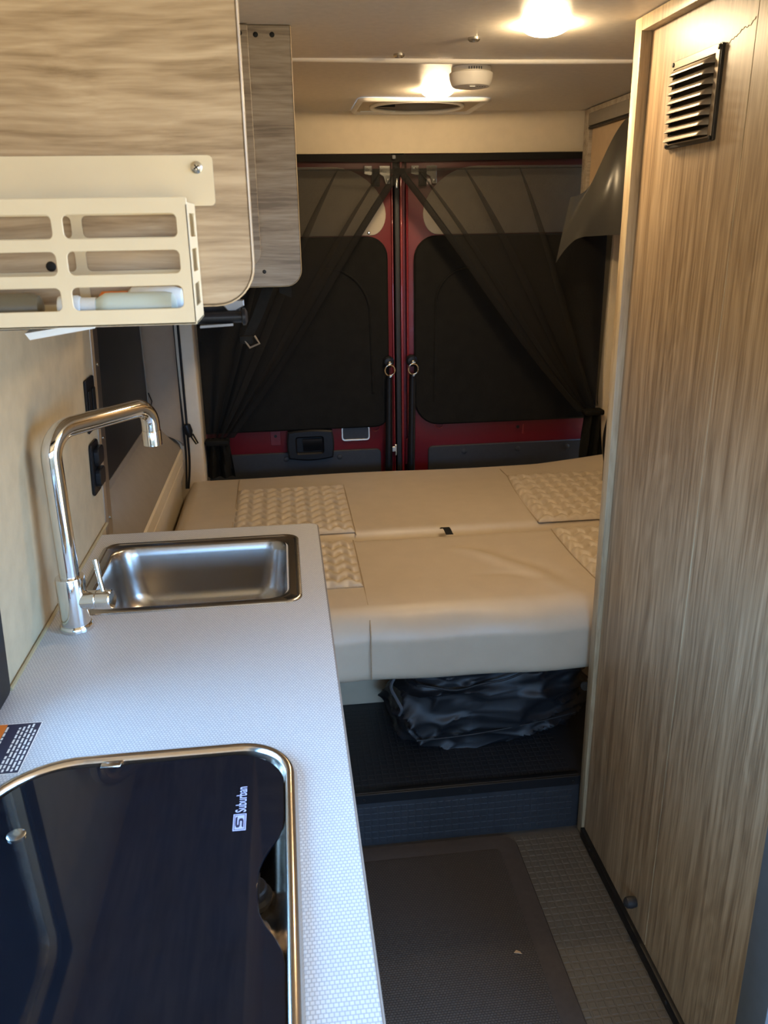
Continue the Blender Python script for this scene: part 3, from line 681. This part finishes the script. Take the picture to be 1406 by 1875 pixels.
tube('lever', [lp+Vector((0, 0, .014)), lp+Vector((-.004, .004, .040)), lp+Vector((-.008, .008, .072))], [.0042, .0042, .0052], M_CHROME, kn, 14)

# cooktop with glass lid
ck = thing('cooktop', (-.2, .64, .87), 'two-burner steel cooktop with a closed black glass lid', 'cooktop')
KR = [.05, .075, .125, .05]
def kl(d, z): return [Vector((x, y, z)) for x, y in rrect(-.407+d, -.013-d, .31+d, .958-d, [max(r-d, .01) for r in KR], 12)]
loft('steel_rim', [kl(0, .9005), kl(.0015, .906), kl(.005, .9115), kl(.010, .9135), kl(.0145, .9115), kl(.0165, .906), kl(.020, .897), kl(.030, .887), kl(.045, .884)], M_RIM, ck, False, True, ang=60)
lid = [(-.0300, .37), (-.0298, .55), (-.0300, .595), (-.0325, .612), (-.039, .628), (-.049, .645), (-.0555, .662), (-.0575, .680), (-.0585, .700), (-.0570, .722), (-.0520, .740), (-.0430, .758), (-.0350, .772), (-.0310, .785), (-.0295, .80), (-.0295, .84)]
for k in range(0, 11):
    a = PI/2*k/10; lid.append((-.0295-.068*(1-math.cos(a)), .865+.066*math.sin(a)))
for k in range(1, 13):
    a = PI/2*k/12; lid.append((-.29-.093*math.sin(a), .931-.10*(1-math.cos(a))))
lid += [(-.383, .37), (-.36, .345), (-.05, .345)]
gl = plate('glass_lid', [lid], 'xy', .9045, .9095, M_GLASS, ck, .0012)
lathe('lid_cap', (-.331, .811, .9095), (0, 0, 1), [(.0105, 0), (.0105, .002), (.008, .0035), (.003, .0035)], M_NICKEL, gl, 22)
box('hinge_clip', (-.262, .926, .9035), (-.236, .936, .9115), M_RIM, ck, .002)
# burner knob and burner seen through the cut-out
kb = lathe('burner_knob', (-.066, .705, .885), (0, 0, 1), [(.022, 0), (.022, .006), (.018, .009), (.017, .016), (.015, .0175)], M_BLACK, ck, 28)
for s in (-.008, .0, .008):
    box('grip_rib', (-.066+s-.0014, .687, .9016), (-.066+s+.0014, .723, .9040), M_BLACKSAT, kb)
lathe('burner_knob', (-.066, .655, .885), (0, 0, 1), [(.021, 0), (.021, .006), (.017, .009), (.016, .013), (.014, .0145)], M_RIM, ck, 28)
# printed logo on the lid
lg = thing('logo', (-.08, .79, .9096), '') if False else None
LZ = .9098
plate('logo_badge', [rrect(-.0885, -.0735, .7845, .8130, .0005)], 'xy', LZ, LZ+.0002, M_PRINT, gl)
plate('logo_badge_line', [rrect(-.0872, -.0748, .7860, .8115, .0003), rrect(-.0866, -.0754, .7868, .8107, .0003)], 'xy', LZ+.0002, LZ+.0003, M_PRINTDK, gl)
# slanted S: local (a along +y reading direction, b up = -x)
def L2(a, b): return (-.0754-b*.0112, .7885+a*.0205)
Sp = [(.00, .10), (.62, .10), (.80, .22), (.80, .52), (.66, .60), (.30, .60), (.26, .66), (.30, .74), (1.0, .74), (.86, .93), (.26, .93), (.06, .80), (.06, .56), (.20, .45), (.54, .45), (.60, .40), (.58, .30), (.52, .27), (.14, .27)]
plate('logo_letter', [[L2(a, b) for a, b in Sp]], 'xy', LZ+.0002, LZ+.0003, M_PRINTDK, gl)
def text_mesh(name, body, size, sx, loc, mat, parent):
    cu = bpy.data.curves.new(name, 'FONT'); cu.body = body; cu.size = size; cu.extrude = .00005; cu.resolution_u = 3; cu.offset = .0002
    t = bpy.data.objects.new('tmp', cu); COL.objects.link(t)
    me = bpy.data.meshes.new_from_object(t.evaluated_get(bpy.context.evaluated_depsgraph_get()))
    bpy.data.objects.remove(t); bpy.data.curves.remove(cu)
    for v in me.vertices:
        a, b, c = v.co; v.co = (loc[0]-b, loc[1]+a*sx, loc[2]+c)
    return finish(name, me, mat, parent)
tx = text_mesh('logo_lettering', 'Suburban', .0175, .72, (-.0745, .8155, LZ+.0001), M_PRINT, gl)

# warning sticker on the countertop (its fine print is not legible)
sk2 = thing('sticker', (-.405, 1.0, .9), 'black warning sticker with an orange stripe on the countertop', 'sticker')
plate('label_sheet', [rrect(-.436, -.3675, .9435, 1.0615, .0005)], 'xy', .9002, .9005, M_WHITE, sk2)
plate('label_field', [rrect(-.4355, -.369, .945, 1.0600, .0005)], 'xy', .9005, .9007, M_PRINTDK, sk2)
plate('label_stripe', [rrect(-.430, -.4145, .945, 1.0600, .0003)], 'xy', .9007, .9009, M_ORANGE, sk2)
rows = [(-.4125, .985, 1.057), (-.4005, .946, .972), (-.3945, .946, .985), (-.3960+.0085*0, .955, 1.052), (-.3895, .948, 1.055), (-.3838, .950, 1.056), (-.3782, .948, 1.057), (-.3728, .950, 1.047)]
vs, fs = [], []
for (x, a, b) in rows[:3]+rows[4:]+[(-.3950, .990, 1.050)]:
    y = a
    while y < b-.004:
        l = random.uniform(.005, .013); l = min(l, b-y); n = len(vs)
        vs += [(x-.0014, y, .9008), (x+.0014, y, .9008), (x+.0014, y+l, .9008), (x-.0014, y+l, .9008)]; fs.append((n, n+1, n+2, n+3)); y += l+.0025
tag(mk('fine_print', vs, fs, M_WHITE, sk2), kind='stuff')

# outlets on the wall
sw = thing('switch_panel', (wall_x(1.2), 1.845, 1.13), 'flat black switch plate on the beige wall above the outlet', 'switch')
lean_plate('plate', [rrect(1.806, 1.886, 1.140, 1.256, .004)], .0005, .006, M_BLACK, sw)
for y in (1.826, 1.866): lean_plate('rocker', [rrect(y-.014, y+.014, 1.165, 1.232, .003)], .006, .009, M_BLACKSAT, sw)
ou = thing('power_outlet', (wall_x(1.05), 1.84, 1.0), 'black double power outlet on the beige wall behind the faucet', 'outlet')
lean_plate('plate', [rrect(1.800, 1.872, 1.000, 1.118, .012)], .0005, .007, M_BLACK, ou)
for z in (1.036, 1.084):
    o = lean_plate('receptacle', [rrect(1.816, 1.872, z-.020, z+.020, .012)], .006, .018, M_BLACKSAT, ou)

# ================================================================ OVERHEAD CABINETS, RACK
PY = .80
oc = thing('overhead_cabinet', (-.22, 1.2, 1.49), 'oak overhead cabinet end above the counter, holding the cream rack', 'cabinet')
plate('end_panel', [rrect(-.415, -.0255, 1.489, 1.9285, [.034, .003, .003, .01])], 'xz', PY, PY+.018, W_X, oc, .001)
eo, ei = rrect(-.415, -.0235, 1.487, 1.9285, [.036, .003, .003, .01]), rrect(-.415, -.0250, 1.4885, 1.9285, [.0345, .003, .003, .01])
loft('edge_band', [[Vector((x, y, z)) for x, z in l] for l, y in ((ei, PY-.0004), (eo, PY+.0006), (eo, PY+.018), (ei, PY+.0185))], W_EDGE, oc)
box('cabinet_body', (-.415, PY+.019, 1.515), (-.13, 1.80, 1.9285), W_Y, oc)
lathe('panel_screw', (-.203, PY, 1.5255), (0, -1, 0), [(.0045, 0), (.004, .0003), (.002, .0004)], M_BLACK, oc, 14)
rk = thing('rack', (-.2, PY-.04, 1.475), 'cream metal rack with slotted sides screwed to the oak panel', 'rack')
# faces: front (y=.738), back (y=PY), right side, bottom, mounting plate
FRY, BKY = .7290, PY-.0024
def slots(x1, z0, pw, ph, hw, hh, ncol, nrow, r): return [rrect(x1-hw-i*pw, x1-i*pw, z0+j*ph, z0+j*ph+hh, r, 5) for i in range(ncol) for j in range(nrow)]
RX0, RX1, RZ0, RZ1 = -.345, -.0725, 1.479, 1.580
fr_slots = slots(RX1-.0095, RZ0+.0135, .0985, .0283, .0895, .0185, 3, 3, .0045)
plate('front_wall', [rrect(RX0, RX1, RZ0, RZ1, .002)]+fr_slots, 'xz', FRY, FRY+.0016, M_RACK, rk, .0004)
plate('back_wall', [[(RX0, RZ0), (RX1, RZ0), (RX1, 1.5745), (RX1+.0145, 1.5745)]+[(RX1+.0185*1-.004+.004*math.sin(a), 1.5785-.004*math.cos(a)) for a in (.4, .8, 1.2, 1.57)]+[(RX1+.0185-.004+.004*math.cos(a), 1.612+.004*math.sin(a)) for a in (0, .5, 1, 1.57)]+[(RX0, 1.616)]]+fr_slots, 'xz', BKY, BKY+.0014, M_RACK, rk)
side = [rrect(FRY+.013, BKY-.011, RZ0+.0135+j*.0283, RZ0+.032+j*.0283, .003, 5) for j in range(3)]
plate('side_wall', [rrect(FRY, BKY, RZ0, RZ1-.004, .002)]+side, 'yz', RX1-.0016, RX1, M_RACK, rk, .0003)
box('floor_pan', (RX0, FRY, RZ0), (RX1, BKY, RZ0+.0015), M_RACK, rk)
sc = lathe('screw', (RX1+.0045, BKY, 1.606), (0, -1, 0), [(.0052, 0), (.0050, .0012), (.0035, .0024), (.001, .0026)], M_NICKEL, rk, 20)
for a in (.6, .6+PI/2):
    dx, dz = .0026*math.cos(a), .0026*math.sin(a)
    tube('cross_slot', [(RX1+.0045-dx, BKY-.0026, 1.606-dz), (RX1+.0045+dx, BKY-.0026, 1.606+dz)], .0006, M_BLACK, sc, 6)
# what lies in the rack
bo = thing('bottle', (-.14, .757, RZ0+.0016), 'milky travel bottle with a white cap lying in the cream rack', 'bottle')
bz = RZ0+.0016+.0122
lathe('bottle_body', (-.158, .7545, bz), (1, 0, 0), [(.007, 0), (.0085, .002), (.0118, .008), (.0120, .012), (.0120, .058), (.0108, .064), (.006, .067)], M_BOTTLE, bo, 26)
lathe('cap', (-.190, .7545, bz), (1, 0, 0), [(.006, 0), (.0095, .001), (.0105, .003), (.0105, .017), (.0095, .019), (.0085, .0195), (.0085, .032)], M_CAP, bo, 26)
tb = thing('tube', (-.12, .782, RZ0+.0016), 'white tube with an orange end lying behind the bottle in the rack', 'tube')
lathe('tube_body', (-.135, .782, RZ0+.0016+.0135), (1, 0, 0), [(.010, 0), (.0132, .003), (.0132, .040), (.011, .046), (.004, .048)], M_CAP, tb, 22)
lathe('tube_end', (-.160, .782, RZ0+.0016+.0135), (1, 0, 0), [(.008, 0), (.010, .002), (.010, .024)], M_ORANGE, tb, 22)
ot = thing('tube', (-.25, .765, RZ0+.0016), 'dark olive tube lying at the open end of the rack, beyond the bottle cap', 'tube')
lathe('tube_body', (-.30, .766, RZ0+.0016+.0125), (1, 0, 0), [(.008, 0), (.0122, .003), (.0122, .086), (.010, .092), (.006, .094)], M_OLIVE, ot, 22)
lathe('tube_cap', (-.318, .766, RZ0+.0016+.0125), (1, 0, 0), [(.006, 0), (.009, .002), (.009, .018)], M_BLACK, ot, 22)
# black rail below the cabinet
rl = thing('hanging_rail', (-.2, .90, 1.455), 'black tubular rail with grey brackets under the overhead cabinet', 'rail')
tube('rail_tube', [(-.415, .90, 1.4655), (-.041, .90, 1.4675)], .0062, M_BLACKSAT, rl, 16)
lathe('end_cap', (-.043, .90, 1.4675), (1, 0, 0), [(.0062, 0), (.009, .001), (.009, .004), (.005, .006)], M_BLACKSAT, rl, 16)
plate('bracket', [[(-.068, 1.484), (-.040, 1.484), (-.040, 1.478), (-.047, 1.474), (-.052, 1.470), (-.058, 1.474), (-.062, 1.479)]], 'xz', .905, .913, M_GREYMETAL, rl, .001)
plate('bracket', [[(-.128, 1.486), (-.090, 1.486), (-.096, 1.480), (-.106, 1.476), (-.128, 1.474)]], 'xz', .905, .913, M_GREYMETAL, rl, .001)
box('back_bar', (-.40, .914, 1.470), (-.045, .93, 1.5145), M_BLACK, rl, .002)
plate('under_clip', [[(-.086, 1.4575), (-.052, 1.4590), (-.052, 1.4615), (-.086, 1.4600)]], 'xz', .892, .90, M_GREYMETAL, rl)
wst = thing('light_strip', (-.24, .87, 1.45), 'thin white plastic strip tilted below the cream rack', 'strip')
mk('strip_body', [(-.252, .86, 1.4610), (-.248, .86, 1.4545), (-.185, .86, 1.4640), (-.185, .86, 1.4700), (-.252, .90, 1.4650), (-.248, .90, 1.4585), (-.185, .90, 1.4680), (-.185, .90, 1.4740)],
   [(0, 1, 2, 3), (4, 5, 6, 7), (0, 1, 5, 4), (1, 2, 6, 5), (2, 3, 7, 6), (3, 0, 4, 7)], M_CAP, wst)
box('strip_mount', (-.21, .868, 1.470), (-.19, .892, 1.5145), M_WHITE, wst)

P2 = 1.850
rc2 = thing('overhead_cabinet', (-.18, 2.2, 1.434), 'grey oak overhead cabinet end with black screw caps near the ceiling', 'cabinet')
plate('end_panel', [rrect(-.415, .0440, 1.4365, 1.929, [.034, .002, .002, .01])], 'xz', P2, P2+.016, W_GREY, rc2, .001)
eo, ei = rrect(-.415, .0455, 1.435, 1.929, [.0355, .002, .002, .01]), rrect(-.415, .0442, 1.4362, 1.929, [.0342, .002, .002, .01])
loft('edge_band', [[Vector((x, y, z)) for x, z in l] for l, y in ((ei, P2-.0004), (eo, P2+.0006), (eo, P2+.016), (ei, P2+.0162))], W_EDGE, rc2)
plate('inner_panel', [rrect(-.415, -.0385, 1.478, 1.9275, [.030, .002, .002, .01])], 'xz', P2-.014, P2-.001, W_GREY, rc2, .001)
box('cabinet_body', (-.415, P2+.017, 1.450), (.036, 2.95, 1.929), W_Y, rc2)
for x, y in ((-.0235, P2), (.0085, P2), (-.054, P2-.014)): lathe('screw_cap', (x, y, 1.9125), (0, -1, 0), [(.0050, 0), (.0046, .0012), (.002, .0016)], M_BLACK, rc2, 16)
screw('screw', (-.034, P2, 1.467), (0, -1, 0), .0040, rc2, M_BLACKSAT)
# hanging webbing strap with buckle
sp = thing('hanging_strap', (-.05, 1.93, 1.30), 'dark webbing strap with a metal buckle hanging below the grey overhead cabinet', 'strap')
sp_c = [(-.020, 1.93, 1.448), (-.030, 1.925, 1.428), (-.048, 1.92, 1.388), (-.066, 1.92, 1.350), (-.082, 1.92, 1.322)]
grid('webbing', 4, 24, lambda u, v: tuple(interp(sp_c, v)+Vector((.030*(u-.5), -.006*math.sin(v*6), .012*(u-.5)))), M_STRAP, sp, .002)
box('sewn_end', (-.100, 1.912, 1.308), (-.070, 1.926, 1.326), M_STRAP, sp, .003)
tube('buckle', [(-.090, 1.915, 1.318), (-.078, 1.912, 1.300), (-.056, 1.910, 1.309), (-.066, 1.914, 1.326)], .0026, M_VENT, sp, 8)
grid('anchor_tab', 4, 6, lambda u, v: (lerp(-.005, .022, u), 1.92, 1.448-.030*v-.012*u), M_STRAP, sp, .003)
# pull cords with a toggle on the left pillar
pc = thing('pull_cord', (-.375, 3.02, .63), 'pair of black pull cords with a toggle hanging beside the cream pillar', 'cord')
tube('cord', [interp([(-.384, 3.030, 1.46), (-.387, 3.030, 1.1), (-.382, 3.025, .80), (-.392, 3.02, .64)], k/20) for k in range(21)], .0040, M_BLACK, pc, 8)
tube('cord', [interp([(-.368, 3.030, 1.46), (-.369, 3.030, 1.1), (-.370, 3.025, .88), (-.372, 3.02, .74), (-.385, 3.02, .64)], k/20) for k in range(21)], .0044, M_BLACK, pc, 8)
lathe('toggle', (-.372, 3.020, .885), (.25, -.1, -1), [(.008, 0), (.015, .004), (.016, .030), (.011, .042), (.008, .05)], M_BLACK, pc, 14)
tube('toggle_loop', [(-.360, 3.012, .845), (-.340, 3.005, .812), (-.333, 3.005, .815), (-.350, 3.01, .85)], .003, M_STRAP, pc, 8)

# ================================================================ TALL CABINET (right)
tc = thing('tall_cabinet', (1.03, 1.4, 0), 'tall oak wardrobe cabinet beside the aisle with a black louvre vent', 'cabinet')
CX = .717
def px_(z): return CX+.007+.015*z/1.9          # panel leans back slightly inside its frame
def lean_board(name, y0, y1, z0, z1, th, mat, dx=0):
    vs = []
    for b in (0, 1):
        for z in (z0, z1):
            for y in (y0, y1): vs.append((px_(z)+dx+(th if b else 0), y, z))
    o = mk(name, vs, [(0, 1, 3, 2), (4, 5, 7, 6), (0, 1, 5, 4), (2, 3, 7, 6), (0, 2, 6, 4), (1, 3, 7, 5)], mat, tc)
    return o
lean_board('side_board', 1.3535, 1.741, .03, 1.905, .018, W_Z)
lean_board('side_board', 1.000, 1.3505, .03, 1.905, .018, W_Z)
tj = [(px_(z)+.001, 1.352, z) for z in (.032, .9, 1.4, 1.90)]
tube('joint_strip', tj, .0018, W_EDGE, tc, 6)
box('corner_post', (CX, 1.741, .003), (CX+.05, 1.773, 1.928), W_EDGE, tc, .0015)
box('top_rail', (CX, 1.000, 1.903), (CX+.05, 1.741, 1.928), W_EDGE, tc, .0015)
box('cabinet_core', (CX+.05, 1.02, .003), (XR-.005, 1.768, 1.92), W_Y, tc)
box('near_post', (CX+.001, .925, .003), (CX+.06, .999, 1.928), plain('slate_door_jamb', (.10, .11, .12), .5), tc, .002)
bp_ = box('base_strip', (CX-.003, .925, .001), (CX+.012, 1.74, .030), M_BLACK, tc, .001)
for y in (1.67, 1.22): screw('screw', (CX-.003, y, .018), (-1, 0, 0), .0045, bp_, M_BLACKSAT)
lathe('door_stop', (px_(.09), 1.415, .092), (-1, 0, 0), [(.011, 0), (.012, .003), (.0135, .012), (.012, .022), (.007, .027), (.002, .0285)], M_RUBBER, tc, 24)
# louvre vent
vt = thing('louvre_vent', (px_(1.75), 1.53, 1.68), 'black and bronze louvred air vent on the oak cabinet', 'vent')
VY0, VY1, VZ0, VZ1 = 1.441, 1.621, 1.682, 1.829
def vshift(o):
    off_ = origin_of(vt)
    for v in o.data.vertices: v.co.x += px_(v.co.z+off_.z)
    return o
vshift(plate('frame', [rrect(VY0, VY1, VZ0, VZ1, .003), rrect(VY0+.016, VY1-.007, VZ0+.008, VZ1-.013, .002)], 'yz', -.006, -.0005, M_VENTDK, vt, .001))
vshift(plate('face_lip', [rrect(VY0+.004, VY1-.001, VZ0+.006, VZ1-.001, .003), rrect(VY0+.0165, VY1-.0075, VZ0+.0085, VZ1-.0135, .002)], 'yz', -.0075, -.006, M_VENT, vt, .0004))
vshift(plate('backing', [rrect(VY0+.015, VY1-.006, VZ0+.007, VZ1-.012, .002)], 'yz', -.0018, -.0005, M_BLACK, vt))
NL = 8; ph = (VZ1-VZ0-.022)/NL
for k in range(NL):
    zt_ = VZ1-.0135-k*ph
    def lf(u, v, zt_=zt_):
        e = min(1, min(u, 1-u)/.10); bul = math.sqrt(max(0, 1-(1-e)**2))
        return (-.003-.017*math.sin(v*PI*.5)*bul-.001, lerp(VY0+.0165, VY1-.0075, u), zt_-ph*(1.0*v)**1.1*.86+.0015*(1-bul)*v*0)
    vshift(grid('louvre', 18, 8, lf, M_VENT, vt, .0012))
for y, z in ((VY0+.007, VZ1-.006), (VY1-.006, VZ1-.006), (VY0+.007, VZ0+.005), (VY1-.006, VZ0+.005)):
    screw('screw', (px_(z)-.0075, y, z), (-1, 0, 0), .0040, vt, M_BLACKSAT)
# pale scuff of torn veneer next to the vent
sf = tube('veneer_scuff', [interp([(0, 1.438, 1.823), (0, 1.420, 1.829), (0, 1.405, 1.832), (0, 1.39, 1.838), (0, 1.372, 1.838), (0, 1.356, 1.846)], k/30)+Vector((px_(1.83)-.0003, 0, .0015*math.sin(k*1.7))) for k in range(31)],
          [.0003+.0003*abs(math.sin(k*.9)) for k in range(31)], M_RACK, tc, 6)

# overhead cabinet on the right over the bed
rb = thing('overhead_cabinet', (1.2, 2.5, 1.515), 'tan overhead cabinet over the bed behind the tall oak cabinet', 'cabinet')
RX = 1.092
box('cabinet_body', (RX+.012, 1.80, 1.515), (XR-.002, 3.08, ZC-.002), M_BROWN, rb)
box('end_stile', (RX, 3.045, 1.515), (RX+.03, 3.10, ZC-.003), W_GREY, rb, .001)
box('valance', (RX-.006, 1.80, 1.870), (RX+.012, 3.045, 1.912), M_VENT if False else plain('taupe_valance', (.20, .17, .135), .45, 0, 40, .06), rb, .004)
box('top_cleat', (RX, 1.80, 1.912), (RX+.012, 3.045, ZC-.002), W_GREY, rb)
box('track_lip', (RX-.004, 1.80, 1.862), (RX+.011, 3.045, 1.868), M_BLACK, rb)
# flexible grey sheet peeling off that cabinet
top = [(1.082, 2.20, 1.845), (1.082, 2.45, 1.848), (1.080, 2.60, 1.852), (1.079, 2.68, 1.856), (1.066, 2.72, 1.825), (1.050, 2.74, 1.783), (1.025, 2.748, 1.722), (.998, 2.752, 1.664), (.972, 2.770, 1.640), (.950, 2.788, 1.634)]
bot = [(1.070, 2.20, 1.520), (1.066, 2.40, 1.519), (1.055, 2.52, 1.518), (1.035, 2.60, 1.5175), (1.012, 2.660, 1.515), (.993, 2.70, 1.513), (.975, 2.72, 1.511), (.957, 2.75, 1.500), (.942, 2.80, 1.468), (.930, 2.845, 1.428)]
def sheetf(u, v):
    a, b = interp(top, u), interp(bot, u); p = a.lerp(b, v)
    p += Vector((-.020*math.sin(PI*v)*math.sin(PI*min(1, u*1.1)), -.07*math.sin(PI*v)*math.exp(-((u-.52)/.2)**2)+.03*math.sin(PI*v)*math.exp(-((u-.78)/.12)**2), 0)); return p
sh = thing('vinyl_sheet', (1.0, 2.6, 1.43), 'grey satin vinyl sheet curling away from the tan overhead cabinet', 'sheet')
grid('curled_sheet', 60, 30, sheetf, M_SHEET, sh, .0012, 80)

# ================================================================ CEILING FITTINGS
def lamp(x, y, r, label):
    t = thing('ceiling_light', (x, y, ZC), label, 'ceiling light', 'round warm ceiling lights')
    lathe('trim_ring', (x, y, ZC), (0, 0, -1), [(r-.004, .0), (r-.004, .004), (r-.006, .005), (r-.01, .004)], M_WHITE, t, 36)
    lathe('lens', (x, y, ZC-.001), (0, 0, -1), [(r-.002, 0)]+[((r-.002)*math.cos(a*PI/2/8), .020*math.sin(a*PI/2/8)) for a in range(1, 9)], M_GLOW, t, 36)
lamp(.553, 1.828, .050, 'lit round ceiling light on the front ceiling panel')
lamp(.487, 2.667, .050, 'lit round ceiling light between the detector and the roof vent')
sd = thing('smoke_detector', (.507, 2.30, ZC), 'white round smoke detector on the ceiling behind the joint strip', 'smoke detector')
SDX, SDY = .507, 2.305
lathe('base', (SDX, SDY, ZC), (0, 0, -1), [(.050, 0), (.050, .012), (.047, .013)], M_WHITE, sd, 44)
lathe('housing', (SDX, SDY, ZC-.0125), (0, 0, -1), [(.054, 0), (.0555, .002), (.0545, .014), (.051, .026), (.047, .031), (.030, .034), (.004, .034)], M_WHITE, sd, 44)
for k in range(6):
    a = -PI/2-.32+.128*k; box('sounder_slot', (SDX+.0495*math.cos(a)-.0012, SDY+.0495*math.sin(a)-.002, ZC-.010), (SDX+.0495*math.cos(a)+.0012, SDY+.0495*math.sin(a)+.001, ZC-.004), M_BAGTAG, sd)
box('test_button', (SDX-.010, SDY-.034, ZC-.0480), (SDX+.004, SDY-.022, ZC-.0455), M_CAP, sd, .001)
for k in range(4): lathe('grille_hole', (SDX+.010+.007*k, SDY-.030+.002*k, ZC-.0462), (0, 0, -1), [(.002, 0), (.002, .0008), (.001, .0008)], M_BAGTAG, sd, 10)
# roof vent hatch
rv = thing('roof_vent', (.475, 2.985, ZC), 'white roof vent with a round lit ring in the ceiling above the bed', 'roof vent')
def vl(d, z): return [Vector((x, y, z)) for x, y in rrect(.268+d, .690-d, 2.815+d, 3.140-d*.5, max(.03-d*.3, .01), 8)]
loft('vent_frame', [vl(0, ZC), vl(.002, ZC-.007), vl(.008, ZC-.011), vl(.014, ZC-.009), vl(.022, ZC-.001)], M_WHITE, rv, ang=60)
plate('vent_face', [rrect(.289, .669, 2.836, 3.130, .02), [(.475+.148*math.cos(2*PI*k/48), 2.978+.142*math.sin(2*PI*k/48)) for k in range(48)]], 'xy', ZC-.003, ZC-.001, M_CREAM, rv)
tube('vent_ring', [(.475+.150*math.cos(2*PI*k/48), 2.978+.144*math.sin(2*PI*k/48), ZC-.006) for k in range(49)], .0065, M_WHITE, rv, 12, False)
loft('vent_well', [[Vector((.475+r*math.cos(2*PI*k/40), 2.978+r*.96*math.sin(2*PI*k/40), ZC+h)) for k in range(40)] for r, h in ((.150, -.001), (.146, .02), (.140, .07), (.05, .075))], M_GREYTRIM, rv, False, True, ang=60)
box('crank_slot', (.345, 2.995, ZC-.0045), (.405, 3.010, ZC+.012), M_BLACK, rv)
box('switch_plate', (.30, 3.095, ZC-.0055), (.42, 3.118, ZC-.0035), M_CAP, rv)
for x, y in ((.30, 2.85), (.66, 2.85)): screw('screw', (x, y, ZC-.003), (0, 0, -1), .004, rv)
